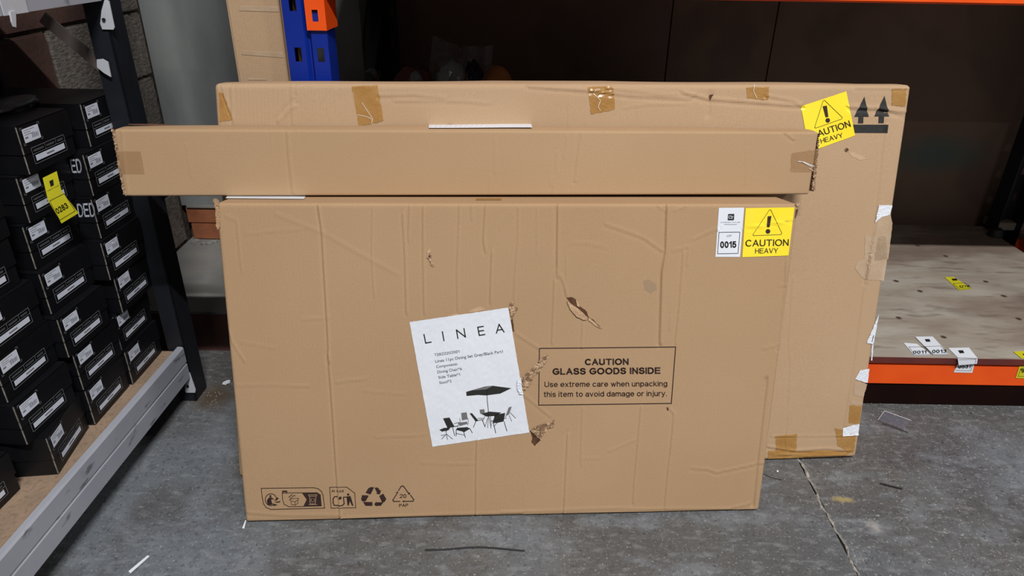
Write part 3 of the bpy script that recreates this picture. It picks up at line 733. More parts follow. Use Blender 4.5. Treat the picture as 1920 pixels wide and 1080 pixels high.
    def D(s, x, z):
        v = s.wav * noise2(x, z * .6, s.seed, 9)
        for pts, amp, wd, val in s.cr:
            best = np.full(x.shape, 9.0); sg = np.zeros_like(x)
            for a, b in zip(pts[:-1], pts[1:]):
                d = b - a; L2 = d @ d; t = np.clip(((x - a[0]) * d[0] + (z - a[1]) * d[1]) / L2, 0, 1)
                dx = x - a[0] - t * d[0]; dz_ = z - a[1] - t * d[1]; dd = np.hypot(dx, dz_)
                si = np.sign(dx * d[1] - dz_ * d[0]); m_ = dd < best; best = np.where(m_, dd, best); sg = np.where(m_, si, sg)
            v = v + amp * np.exp(-(best / wd) ** 2)
            if val: v = v - amp * val * np.exp(-((best * sg - 1.6 * wd) / wd) ** 2)
        return v
    def front(s):
        def f(px, off):
            A = s.st(px); off = np.broadcast_to(off, (len(A),)); return np.stack([A[:, 0], -s.D(A[:, 0], A[:, 1]) - off, A[:, 1]], 1)
        return f
    def top(s):
        # plane of the lid edge, up normal
        TL, TR = s.q[0], s.q[1]
        def f(px, off):
            P0 = s.O + s.e * TL[0] + s.u * TL[1]; P1 = s.O + s.e * TR[0] + s.u * TR[1]; a = P1 - P0; N = np.cross(a, s.n); N /= np.linalg.norm(N)
            if N[2] < 0: N = -N
            P = hit(px, P0, N) + N * off[:, None] - s.O; X = P @ s.e / s.w_
            b = s.tb * np.sin(np.clip(P @ s.n / s.T, 0, 1) * 2.2) * (.45 + .55 * np.clip(np.sin(X * 3.3) + .25 * np.sin(X * 17), 0, 1))
            return np.stack([P @ s.e, P @ s.n, P @ s.u + b], 1)
        return f
    def ink(s, name, ink, off, m, maxlen=5, parent=None, **kw): return put(name, ink, s.front(), off, m, parent or s.root, maxlen, **kw)

def lean_up(yaw, lean): return np.array([-math.sin(yaw) * math.sin(lean), math.cos(yaw) * math.sin(lean), math.cos(lean)])
LEAN = math.radians(11.4)
W1 = Z(400, 360, 3.375); W2 = Z(940, 360, 3.272); W3 = Z(420, 660, 3.273); W4 = Z(940, 660, 3.273)
# -------- front carton
fbl = onz(461, 979, .004); fbr = onz(1424, 957, .004); FL = math.tan(LEAN) * .99
V = .0013
cre = [
 (W1([(665, 85), (690, 250), (705, 520), (722, 800), (735, 1075)]), .0018, .0032, .7), (W3([(640, 10), (660, 240), (690, 700), (700, 830), (718, 1030)]), .0018, .0032, .7),
 (W1([(1200, 130), (1215, 400), (1225, 770)]), V, .003, .6), (W1([(1245, 85), (1235, 300)]), V * .8, .003, .6), (W1([(1330, 90), (1330, 400), (1338, 770)]), .0012, .003, .6),
 (W1([(1560, 85), (1555, 260), (1545, 500), (1550, 760)]), V * .7, .003, .5), (W1([(1635, 85), (1635, 170)]), V * .6, .003, .5), (W1([(1725, 85), (1712, 300), (1725, 380)]), .0014, .003, .6),
 (W1([(1765, 370), (1755, 700)]), V, .003, .6), (W1([(1010, 90), (1005, 400), (1020, 660)]), V * .5, .003, .4), (W1([(400, 140), (690, 255), (1020, 440), (1170, 520)]), .0006, .004, .0),
 (W1([(80, 155), (150, 180), (165, 350), (180, 500)]), V * .5, .003, .4), (W1([(200, 270), (400, 245), (560, 240)]), .0006, .003, .4), (W1([(560, 810), (740, 795)]), .0007, .003, .4),
 (W1([(100, 870), (120, 950), (200, 1075)]), .001, .003, .4), (W1([(170, 950), (400, 990)]), .0006, .003, .3),
 (W2([(105, 90), (105, 300), (85, 520), (80, 680)]), V * .6, .003, .5), (W2([(220, 90), (220, 380)]), V * .4, .003, .4),
 (W2([(350, 80), (345, 520)]), .0019, .0035, .8), (W2([(330, 480), (322, 700), (312, 930)]), .0012, .003, .6), (W2([(360, 510), (385, 560), (400, 640)]), .0012, .003, .6), (W2([(400, 400), (400, 620)]), V * .5, .003, .4),
 (W2([(1020, 80), (1012, 360), (990, 500), (978, 930)]), .0024, .0036, .9), (W2([(995, 380), (985, 500), (968, 930)]), .0008, .003, .5),
 (W2([(1120, 360), (1100, 640), (1085, 800), (1070, 930)]), .0012, .003, .6), (W2([(1150, 330), (1140, 450)]), .0009, .003, .5), (W2([(1040, 760), (1030, 840)]), .0009, .003, .5),
 (W2([(640, 200), (760, 240), (870, 280), (1000, 370)]), .0013, .003, .8), (W2([(1050, 360), (1140, 340)]), .001, .003, .5), (W2([(1180, 290), (1290, 240), (1330, 228)]), .001, .003, .5), (W2([(420, 310), (540, 315), (660, 345)]), .0006, .003, .4),
 (W2([(960, 85), (1010, 120)]), .0012, .0025, .6), (W2([(1130, 85), (1040, 110)]), .001, .0025, .6), (W2([(500, 800), (495, 960)]), .0009, .003, .5),
 (W2([(1480, 225), (1640, 200), (1800, 170)]), .0009, .0025, .6),
 (W2([(1750, 420), (1745, 575), (1705, 960)]), .0012, .003, .7), (W2([(1700, 580), (1750, 575)]), .001, .0025, .6), (W2([(1600, 965), (1700, 940)]), .0009, .0025, .5),
 (W4([(1710, 20), (1665, 380), (1640, 640)]), .0012, .003, .6),
 (W4([(1630, 170), (1600, 420), (1570, 690), (1545, 950)]), -.0028, .0035, -.5),
 (W4([(500, 340), (490, 690)]), V * .7, .003, .5), (W4([(860, 330), (845, 500), (820, 780), (810, 930)]), .0012, .003, .6), (W4([(410, 500), (400, 700), (387, 990)]), .0014, .003, .7),
 (W4([(1035, 350), (1062, 380), (1050, 520), (1025, 740), (1005, 960)]), .0013, .003, .7), (W4([(1170, 715), (1260, 718), (1320, 740), (1560, 690), (1620, 682)]), .0014, .003, .8),
 (W4([(140, 265), (300, 395)]), .0012, .003, .6), (W2([(90, 870), (230, 960)]), .0012, .003, .6), (W4([(660, 610), (820, 540)]), .0007, .003, .4), (W4([(500, 655), (600, 655)]), .0006, .003, .4),
 (W3([(80, 208), (320, 205), (520, 210)]), .0009, .003, .5), (W3([(690, 185), (880, 165)]), .0009, .003, .5), (W3([(860, 240), (1120, 262)]), .0006, .003, .5), (W3([(930, 525), (1240, 508)]), .0009, .003, .5), (W3([(1220, 683), (1540, 690)]), .0007, .003, .4),
 (W3([(1555, 540), (1550, 700), (1548, 1000)]), .0014, .003, .7),
 (W3([(150, 985), (350, 1000), (720, 1003)]), .0012, .004, .6), (W3([(720, 1020), (1300, 1000), (1830, 988)]), .0014, .003, .6), (W4([(0, 985), (700, 960), (900, 965), (1400, 962), (1530, 930)]), .0014, .003, .6),
]
fc = Carton('cardboard_carton', fbl, fbr, lean_up(math.radians(3.2), LEAN), .118, [(404, 381), (1498, 383), (1423, 958), (461, 980)], CB, cre, .0012, seed=2, NX=560, flat=FL)
tag(fc.root, 'wide cardboard carton in front with a white product sheet and glass warning', 'box')

def sticker(c, name, q, m, par=None, off=.0007, jag=0, n=16):
    return c.ink(name, quad_ink(q, n, n, jag), off, m, 9, par)
# product sheet
LP = Z(740, 540, 3.484)
sh = fc.ink('product_sheet', quad_ink(LP([(97, 222), (742, 127), (880, 943), (247, 1037)]), 40, 40, .25, 3), .0008, WHITE, 9, ripple=.0004, seed=3)
for grp in ([[(192, 303), (203, 358), (238, 352)]], [[(312, 285), (322, 342)]], [[(413, 327), (404, 273), (462, 318), (453, 264)]], [[(543, 255), (553, 308), (588, 302)], [(543, 255), (578, 249)], [(548, 281), (580, 276)]], [[(665, 292), (682, 236), (714, 285)], [(673, 274), (703, 269)]]):
    k = Ink()
    for st_ in grp: k.stroke(LP(st_), 2.1)
    fc.ink('printed_letter', k, .0016, BLACK, 5, sh)
k = Ink()
for t, a, b, cap in (('72822202001', (260, 445), (425, 421), 17), ('Linea 11pc Dining Set Grey/Black Part1', (267, 487), (708, 421), 19), ('Components:', (273, 522), (412, 502), 18),
                ('Dining Chair*6', (280, 557), (440, 534), 18), ('Side Table*1', (287, 592), (428, 571), 18), ('Stool*2', (293, 627), (373, 614), 18)):
    k.text(t, *LP([a, b]), cap / 3.484, .004)
fc.ink('printed_text', k, .0015, GREYT := mat('sheet_grey_ink', srgb(72, 74, 80), rough=.7), 6, sh)
k = Ink(); P = lambda *a: k.poly(LP(a)); Sx = lambda wd, *a: k.stroke(LP(a), wd / 3.484)
P((467, 677), (590, 642), (640, 637), (762, 653), (690, 688), (600, 700), (545, 697), (470, 704))
Sx(4, (600, 655), (606, 740), (613, 812))
P((565, 820), (620, 806), (697, 812), (660, 834), (600, 838))
for a in (((612, 830), (608, 912)), ((625, 835), (632, 900)), ((590, 835), (575, 870)), ((655, 835), (640, 880)), ((607, 850), (590, 905)), ((610, 812), (630, 915))): Sx(3, *a)
P((655, 825), (722, 815), (712, 870), (668, 880), (640, 880)); Sx(4, (645, 880), (660, 945)); Sx(4, (715, 872), (733, 932)); Sx(4, (630, 868), (720, 850)); Sx(3, (668, 880), (648, 905))
P((490, 818), (505, 816), (545, 862), (530, 872)); Sx(4, (530, 870), (515, 908)); Sx(4, (530, 868), (572, 858), (590, 905)); Sx(3, (545, 850), (580, 850))
P((316, 850), (358, 845), (392, 905), (345, 912)); Sx(4, (350, 910), (415, 900)); Sx(4, (378, 905), (392, 963)); Sx(3, (390, 885), (420, 876), (412, 905)); Sx(3, (345, 905), (338, 935))
P((398, 925), (410, 912), (475, 907), (492, 918), (455, 940), (440, 935)); Sx(4, (402, 930), (402, 965)); Sx(4, (450, 935), (462, 975)); Sx(4, (490, 915), (507, 945)); Sx(3, (400, 948), (455, 960))
P((292, 925), (325, 912), (365, 912), (352, 927), (310, 937)); Sx(3, (335, 930), (338, 955)); Sx(3, (338, 952), (308, 985)); Sx(3, (338, 952), (378, 985)); Sx(3, (338, 952), (345, 988)); Sx(3, (330, 958), (305, 962))
fc.ink('printed_picture', k, .0016, mat('picture_black', srgb(34, 36, 34), rough=.7), 5, sh)
k = Ink()
P((435, 815), (470, 810), (478, 855), (440, 862)); P((415, 878), (470, 872), (475, 885), (425, 900)); Sx(3, (480, 850), (482, 885)); Sx(3, (425, 850), (430, 880))
P((555, 793), (585, 790), (590, 815), (560, 820)); P((745, 778), (765, 772), (748, 822), (725, 835)); Sx(3, (748, 830), (765, 868)); Sx(3, (725, 835), (728, 850)); Sx(3, (755, 812), (790, 848)); Sx(3, (470, 870), (478, 892))
P((505, 668), (600, 641), (640, 638), (600, 660))
fc.ink('printed_picture', k, .0019, mat('picture_grey', srgb(112, 110, 114), rough=.7), 5, sh)
# lot sticker and yellow warning
SP = Z(1320, 360, 7.715)
ls = sticker(fc, 'lot_sticker', SP([(214, 228), (580, 225), (520, 938), (163, 938)]), WHITE); ls['label'] = 'white lot sticker printed 0015'
k = Ink().stroke(SP([(215, 582), (517, 578), (490, 885), (195, 890)]), .9, True).text('0015', *SP([(232, 808), (467, 803)]), 12.2, .03).text('LOT', *SP([(330, 645), (397, 643)]), 3.2, 0).poly(SP([(347, 317), (435, 315), (430, 405), (340, 407)]))
fc.ink('printed_number', k, .0013, BLACK, 5, ls)['kind'] = 'stuff'
k = Ink().text('CHARLES TAYLOR', *SP([(238, 445), (520, 443)]), 1.9, 0).stroke(SP([(292, 467), (470, 467)]), .6)
fc.ink('printed_name', k, .0013, GREYINK, 5, ls)
k = Ink().stroke(SP([(395, 343), (358, 343), (355, 378), (390, 378)]), .8).stroke(SP([(385, 358), (418, 352)]), .8).stroke(SP([(405, 354), (402, 385)]), .8)
fc.ink('printed_logo', k, .0016, WHITE, 5, ls)
def caution(c, q, par_label, texts):
    s_ = sticker(c, 'warning_sticker', q, YEL, off=.0009); s_['label'] = par_label
    return s_
ys = caution(fc, SP([(601, 232), (1307, 220), (1220, 918), (551, 942)]), 'yellow sticker reading CAUTION HEAVY', None)
def rtri(a, b, c_, r=.08):
    out = []
    P3 = [np.array(p, float) for p in (a, b, c_)]
    for i in range(3):
        p, q, s_ = P3[i], P3[i - 1], P3[(i + 1) % 3]
        for t in (0, .5, 1):
            A = p + (q - p) * r; B = p + (s_ - p) * r; out.append(tuple((1 - t) ** 2 * A + 2 * t * (1 - t) * (A * .25 + B * .25 + p * .5) + t * t * B))
    return out
k = Ink().stroke(SP(rtri((955, 240), (1132, 612), (694, 630), .05)), .75, True).poly(SP([(918, 350), (972, 345), (946, 508), (905, 509)])).disc(SP([(922, 567)])[0], 4.4)
k.text('CAUTION', *SP([(594, 787), (1223, 776)]), 12.5, .008, .06).text('HEAVY', *SP([(736, 887), (1068, 880)]), 9.4, .004, .06)
fc.ink('printed_warning', k, .0015, INK, 5, ys)
# glass warning
GP = Z(960, 540, 3.6)
k = Ink().stroke(GP([(185, 407), (1104, 397), (1075, 778), (180, 790)]), 1.7, True)
k.text('CAUTION', *GP([(491, 520), (789, 517)]), 11.8, .03).text('GLASS GOODS INSIDE', *GP([(273, 585), (1002, 578)]), 12.2, .03)
k.text('Use extreme care when unpacking', *GP([(219, 668), (1048, 662)]), 10, .006).text('this item to avoid damage or injury.', *GP([(214, 735), (1044, 728)]), 10, .006)
fc.ink('printed_warning', k, .0006, INK, 4)
# recycling marks
IP = Z(440, 860, 5.053)
k = Ink()
k.stroke(IP([(253, 279), (500, 276), (748, 273), (790, 282), (822, 306), (838, 345), (853, 466), (600, 472), (345, 478), (300, 460), (275, 425), (262, 360)]), 1.3, True)
ar = [(345 + 54 * math.cos(t), 386 + 56 * math.sin(t)) for t in np.linspace(math.radians(62), math.radians(330), 16)]
k.stroke(IP(ar), 1.3).disc(IP([(340, 352)])[0], 2)
k.poly(IP([(322, 368), (345, 362), (372, 378), (370, 385), (350, 380), (350, 400), (362, 432), (352, 434), (338, 410), (325, 434), (314, 432), (330, 400), (328, 382), (312, 402), (306, 396)]))
k.poly(IP([(392, 360), (420, 372), (400, 392), (372, 396), (392, 380)])).poly(IP([(375, 408), (438, 398), (428, 412), (400, 415)])).poly(IP([(360, 420), (410, 436), (372, 446)]))
k.stroke(IP([(452, 325), (455, 380), (470, 430), (515, 452), (652, 450)]), 1.2).stroke(IP([(497, 322), (780, 320), (812, 340), (822, 445), (650, 449)]), 1.2)
k.poly(IP([(450, 302), (490, 298), (500, 306), (500, 327), (450, 327)]))
k.poly(IP([(640, 325), (780, 322), (812, 342), (822, 446), (652, 450), (683, 384)]))
k.stroke(IP([(535, 400), (575, 405), (572, 438), (537, 430)]), .9, True).stroke(IP([(575, 405), (602, 388), (600, 420), (572, 438)]), .9).stroke(IP([(535, 400), (520, 385), (560, 375), (605, 372), (602, 388)]), .9).stroke(IP([(515, 362), (545, 338)]), 1.4).stroke(IP([(530, 375), (565, 345), (575, 350)]), 1.2)
k.stroke(IP([(900, 270), (1062, 268), (1138, 325), (1148, 463), (915, 467)]), 1.2, True).text('Al Azul', *IP([(918, 316), (1033, 315)]), 4.7, .02)
k.stroke(IP([(972, 358), (946, 360), (934, 378), (934, 415), (942, 438), (965, 443), (1020, 442), (1038, 425), (1032, 372)]), 1.9).disc(IP([(1000, 370)])[0], 2.9)
k.stroke(IP([(1032, 362), (1075, 364)]), 1.6).disc(IP([(1076, 338)])[0], 2.2).poly(IP([(1062, 356), (1098, 352), (1126, 443), (1112, 445), (1092, 400), (1083, 441), (1070, 442), (1080, 380), (1062, 366)]))
for pl in ([(1240, 322), (1268, 278), (1290, 268), (1322, 270), (1288, 338)], [(1326, 275), (1350, 271), (1368, 285), (1376, 302), (1390, 297), (1374, 338), (1338, 330), (1350, 324)],
           [(1370, 352), (1408, 330), (1437, 382), (1420, 410), (1396, 412)], [(1322, 430), (1342, 405), (1342, 412), (1410, 412), (1385, 445), (1342, 446), (1342, 453)],
           [(1216, 408), (1306, 410), (1306, 446), (1240, 445)], [(1198, 385), (1213, 352), (1208, 344), (1268, 347), (1268, 355), (1243, 400), (1212, 405)]):
    k.poly(IP(pl))
k.stroke(IP([(1553, 300), (1576, 264), (1590, 257), (1604, 266), (1648, 328)]), 1.7).poly(IP([(1640, 335), (1660, 316), (1662, 342)]))
k.stroke(IP([(1667, 347), (1697, 388), (1690, 403), (1600, 404)]), 1.7).poly(IP([(1608, 394), (1608, 414), (1584, 404)]))
k.stroke(IP([(1565, 404), (1508, 405), (1498, 393), (1535, 335)]), 1.7).poly(IP([(1525, 322), (1548, 330), (1547, 308)]))
k.text('20', *IP([(1562, 372), (1628, 371)]), 7.2, .01).text('PAP', *IP([(1558, 458), (1645, 455)]), 6, .015)
mk = fc.ink('recycling_marks', k, .0006, INK, 4)
k = Ink().stroke(IP([(700, 340), (780, 338), (775, 352), (705, 354)]), .9, True).stroke(IP([(712, 356), (716, 425), (765, 425), (772, 354)]), 1.0).stroke(IP([(705, 433), (782, 432)]), .9)
k.stroke(IP([(742 + 17 * math.cos(t), 390 + 17 * math.sin(t)) for t in np.linspace(-1, 4.2, 10)]), .9).stroke(IP([(460, 318), (490, 318)]), .8)
fc.ink('reversed_print', k, .0009, CB, 4, mk)
# tears, punctures, torn fluting
def tear(c, name, pts, m, off, rip, seed, jag=.8, par=None): return c.ink(name, poly_ink(pts, jag, seed), off, m, 2.2, par, ripple=rip, seed=seed)
TP = Z(960, 540, 3.6)
tear(fc, 'torn_hole', TP([(368, 62), (400, 60), (430, 75), (455, 120), (505, 160), (515, 190), (560, 225), (608, 278), (560, 245), (500, 200), (440, 150), (395, 100)]), HOLE, .0005, .0003, 1)
tear(fc, 'torn_flap', TP([(368, 80), (398, 105), (450, 140), (510, 195), (505, 212), (478, 214), (435, 190), (398, 150), (378, 110)]), TORNL, .0022, .0012, 2)
tear(fc, 'torn_flap', TP([(430, 80), (446, 92), (456, 128), (438, 118)]), TORNL, .002, .001, 5, .4)
tear(fc, 'torn_flap', TP([(515, 195), (560, 232), (606, 277), (560, 252), (515, 215)]), TORNL, .0012, .001, 6, .3)
tear(fc, 'torn_fluting', TP([(215, 452), (245, 452), (240, 480), (190, 560), (150, 590), (130, 640), (90, 690), (65, 685), (68, 620), (85, 580), (130, 545), (160, 510)]), TORN, .0012, .0028, 7)
tear(fc, 'torn_fluting', TP([(120, 955), (165, 930), (240, 905), (288, 888), (285, 930), (240, 950), (210, 985), (195, 1025), (165, 1000), (150, 970)]), TORN, .0012, .0028, 8)
tear(fc, 'torn_hole', TP([(122, 958), (150, 975), (190, 1028), (155, 1066), (130, 1040), (138, 1010)]), HOLE, .0006, .0004, 9)
tear(fc, 'torn_fluting', LP([(752, 95), (770, 88), (778, 120), (808, 128), (785, 160), (772, 200), (756, 165), (748, 130)]), TORN, .0014, .0022, 10, .5)
tear(fc, 'torn_hole', LP([(758, 205), (772, 205), (782, 285), (772, 282), (765, 240)]), HOLE, .0006, .0003, 11, .4)
tear(fc, 'torn_hole', W1([(1372, 348), (1355, 372), (1350, 385), (1358, 392), (1374, 378)]), TORNL, .0008, .0008, 14, .3)
tear(fc, 'torn_hole', W1([(1356, 392), (1370, 388), (1382, 405), (1378, 425), (1396, 470), (1384, 472), (1366, 432), (1352, 412)]), TORN, .0012, .0014, 12, .3)
tear(fc, 'torn_hole', W1([(1362, 398), (1372, 396), (1374, 410), (1364, 412)]), HOLE, .0032, .0001, 13, .2)
tear(fc, 'torn_hole', W4([(1012, 340), (1022, 338), (1028, 355), (1020, 362)]), HOLE, .0006, .0001, 15, .2)
tear(fc, 'peeled_paper', LP([(800, 600), (825, 580), (830, 640), (840, 690), (815, 690), (798, 650)]), WHITE, .0026, .003, 16, .5, sh)
tear(fc, 'glue_mark', LP([(345, 175), (420, 165), (430, 185), (360, 195)]), TORNL, .0004, .0003, 17, .8)
tear(fc, 'glue_mark', LP([(480, 150), (560, 120), (600, 140), (500, 160)]), TORNL, .0004, .0003, 18, .8)
tear(fc, 'split_corner', SP([(1310, 175), (1345, 150), (1385, 148), (1365, 200), (1340, 215), (1330, 190)]), TORN, .0012, .0015, 19, .3)
tear(fc, 'split_corner', SP([(1330, 250), (1360, 250), (1330, 370), (1312, 380)]), HOLE, .0006, .0002, 20, .3)
tear(fc, 'smudge', W2([(870, 545), (905, 535), (945, 560), (955, 600), (915, 625), (875, 600)]), mat('pale_smudge', srgb(158, 150, 136), rough=.9, alpha=.22), .00035, 0, 21, 1)
# corner flap edges rolled at the left side
k = [W1([(0, 45), (20, 38), (40, 60), (38, 110), (45, 220), (30, 240), (18, 210), (15, 100)]), W1([(22, 235), (45, 235), (60, 420), (100, 760), (122, 1070), (95, 1070), (60, 720), (35, 440)])]
tear(fc, 'crushed_corner', k[0], CB, .0015, .0016, 22, .5)
# top label
tl = put('address_label', quad_ink([(427, 368), (573, 369.6), (570, 374.5), (423, 373)], 20, 3), fc.top(), .0015, WHITE, fc.root, 9)
put('brown_tape', quad_ink([(893, 372.5), (941, 372.5), (940, 376), (892, 376)], 10, 3), fc.top(), .0012, BTAPE, fc.root, 9)

# -------- large carton behind
bb2 = onz(1604, 858, .003); yaw2 = math.radians(4.16)
bb1 = bb2 - 1.474 * np.array([math.cos(yaw2), math.sin(yaw2), 0])
Z8 = Z(1280, 130, 2.7); Z5 = Z(1400, 480, 2.7); Z6 = Z(400, 0, 2.743); Z7 = Z(1100, 0, 2.341); Q6 = Z(700, 140, 3.2); Z1 = Z(200, 140, 3.43)
cre2 = [
 (Q6([(40, 125), (250, 122), (430, 140)]), .0014, .004, .8), (Q6([(130, 155), (300, 155), (540, 160), (700, 175)]), .0012, .004, .7), (Q6([(930, 68), (1290, 95), (1560, 125), (1900, 145)]), .002, .004, .8),
 (Q6([(1400, 80), (1700, 115), (1920, 125)]), .0014, .004, .8), (Q6([(1500, 200), (1640, 180), (1900, 172)]), .0009, .003, .5),
 (Z8([(0, 115), (130, 150), (330, 165), (600, 185)]), .0022, .004, .9), (Z8([(850, 190), (1000, 200), (1130, 215)]), .0022, .005, .9), (Z8([(430, 135), (560, 160), (600, 180)]), .0015, .004, .8), (Z8([(980, 190), (1130, 235)]), .0015, .004, .7), (Z8([(880, 90), (1150, 95)]), .0012, .004, .6),
 (Z8([(148, 128), (135, 160), (132, 230)]), -.002, .005, -.6),
 (Z8([(1035, 280), (1000, 600), (985, 720), (960, 880), (930, 1080)]), .0016, .0035, .8), (Z5([(625, 0), (590, 220), (550, 520), (515, 740), (498, 860)]), .0018, .0035, .8),
 (Z5([(235, 100), (215, 420), (222, 560), (212, 800), (200, 970)]), .0012, .003, .7), (Z5([(190, 200), (165, 450)]), .0006, .003, .5),
 (Z5([(120, 912), (400, 910), (560, 908)]), .0011, .003, .6), (Z5([(110, 965), (250, 985), (400, 975), (520, 985)]), .0022, .004, .8), (Z5([(110, 1000), (300, 1010), (500, 1005)]), .0014, .003, .7),
 (Z1([(1200, 185), (1160, 230), (1100, 300)]), .0016, .004, .8), (Z1([(1225, 200), (1180, 215), (1150, 260)]), .0014, .003, .7), (Z1([(1190, 60), (1200, 320)]), .001, .004, .6), (Z1([(1225, 65), (1215, 120)]), .0015, .003, .7),
 (Z1([(800, 80), (815, 320)]), .0016, .003, .8), (Z1([(740, 70), (760, 140), (815, 290)]), .0014, .003, .7),
 (Q6([(1175, 150), (1170, 300)]), .0007, .003, .5), (Q6([(1275, 200), (1270, 300)]), .0006, .003, .5), (Q6([(1582, 180), (1582, 260)]), .0006, .003, .5),
] + [(Z1([(840 + i * 26, 80), (845 + i * 26, 320)]), .0005, .0028, .3) for i in range(11)]
bc = Carton('cardboard_carton', bb1, bb2, lean_up(yaw2, math.radians(11.7)), .095, [(401, 157), (1710, 160), (1605, 861), (449, 905)], CB2, cre2, .0022, rad=.009, NX=480, NZ=230, seed=9, tb=.009, flat=math.tan(math.radians(11.7)))
tag(bc.root, 'largest cardboard carton at the back with two black up arrows', 'box')
for nm, q, m_ in (('brown_tape', Z6([(712, 442), (845, 438), (877, 622), (750, 648)]), BTAPE), ('brown_tape', Z7([(5, 380), (118, 378), (125, 480), (20, 500)]), BTAPE), ('brown_tape', Z7([(700, 382), (800, 382), (797, 440), (705, 428)]), BTAPE),
              ('brown_tape', Z7([(1340, 388), (1406, 390), (1400, 468), (1340, 460)]), BTAPE), ('brown_tape', Z1([(722, 110), (752, 120), (812, 290), (730, 300)]), BTAPE),
              ('brown_tape', Z5([(145, 908), (255, 900), (250, 988), (150, 988)]), BTAPE), ('brown_tape', Z5([(446, 868), (556, 900), (540, 1000), (462, 960)]), BTAPE)):
    bc.ink(nm, quad_ink(q, 12, 12, .8, 5), .0009, m_, 9, ripple=.0006, seed=4)
bc.ink('brown_tape', quad_ink(Z5([(108, 985), (545, 985), (500, 1012), (108, 1026)]), 30, 4), .0008, BTAPE, 9, ripple=.0008, seed=5)
bc.ink('clear_tape', poly_ink(Z5([(600, -100), (705, -100), (712, 0), (695, 125), (600, 120), (575, 100), (548, 60), (560, 30), (595, 15)]), .6, 4), .0008, PTAPE, 5)
bc.ink('clear_tape', poly_ink(Z8([(985, 775), (1010, 745), (1050, 730), (1062, 780), (1040, 960), (935, 975)]), .4, 4), .0008, PTAPE, 5)
bc.ink('pale_tape', poly_ink(Z5([(545, 640), (610, 648), (590, 715), (540, 700)]), .8, 6), .0008, PTAPE, 4)
bc.ink('pale_tape', poly_ink(Z5([(530, 735), (588, 738), (585, 755), (528, 750)]), .8, 7), .0008, PTAPE, 4)
bc.ink('brown_tape', poly_ink(Z5([(520, 755), (585, 760), (570, 850), (515, 845)]), .8, 7), .0007, BTAPE, 4)
for i, pl in enumerate((Z8([(990, 687), (1060, 688), (1048, 735), (1010, 745), (972, 775)]), Z5([(670, 288), (640, 445), (606, 440), (628, 385)]), Z5([(640, 447), (634, 528), (628, 528), (634, 447)]),
                        Z5([(572, 577), (620, 570), (610, 642), (545, 622), (560, 600)]), Z5([(485, 872), (500, 884), (520, 860), (569, 848), (565, 905), (485, 911)]))):
    bc.ink('torn_paper_label', poly_ink(pl, .5, i), .0012, WHITE, 4, ripple=.001, seed=i)
bc.ink('printed_text', Ink().stroke(Z5([(640, 400), (632, 430)]), .9), .0028, BLACK, 4)
bc.ink('hole_edge', Ink().disc(Z8([(830, 406)])[0], 3.6), .001, TORN, 1.5, ripple=.002, seed=2); bc.ink('hole', Ink().disc(Z8([(831, 405)])[0], 1.8), .0035, HOLE, 2)
bc.ink('scuff', poly_ink(Z8([(840, 415), (870, 420), (940, 455), (900, 460), (855, 440)]), .8, 8), .0005, mat('pale_scuff', srgb(192, 164, 132), rough=.9), 4)
bc.ink('puncture', poly_ink(Z8([(135, 128), (155, 127), (140, 152), (132, 140)]), .3, 8), .0026, HOLE, 3)
k = Ink()
for pl in ([(920, 138), (942, 240), (868, 240)], [(890, 239), (915, 239), (914, 273), (888, 273)], [(1022, 134), (1046, 238), (970, 238)], [(993, 237), (1020, 237), (1018, 272), (991, 272)], [(862, 280), (1041, 280), (1036, 322), (868, 321)]): k.poly(Z8(pl))
bc.ink('printed_up_arrows', k, .0009, BLACKB, 2)
cy = bc.ink('warning_sticker', quad_ink(Z8([(597, 187), (828, 111), (872, 335), (640, 418)]), 20, 20, .1), .0011, YEL, 9); cy['label'] = 'tilted yellow sticker reading CAUTION HEAVY'
k = Ink().stroke(Z8(rtri((712, 152), (812, 248), (664, 300), .06)), .75, True).poly(Z8([(707, 187), (728, 183), (736, 240), (722, 243)])).disc(Z8([(733, 258)])[0], 4.3)
k.text('CAUTION', *Z8([(655, 352), (852, 289)]), 12.2, .008).text('HEAVY', *Z8([(700, 375), (812, 343)]), 8.8, .004)
bc.ink('printed_warning', k, .0018, INK, 4, cy)
for pl in (Z6([(765, 528), (800, 580), (820, 610), (815, 635)]), Z6([(742, 590), (790, 600), (815, 612)]), Z7([(40, 395), (30, 410), (60, 440), (50, 470), (60, 485)]), Z7([(735, 370), (730, 400), (745, 430)])):
    bc.ink('wrinkle_glint', Ink().stroke(pl, .7), .0022, GLINT, 3)  # each wrinkle's highlight painted as a white stroke

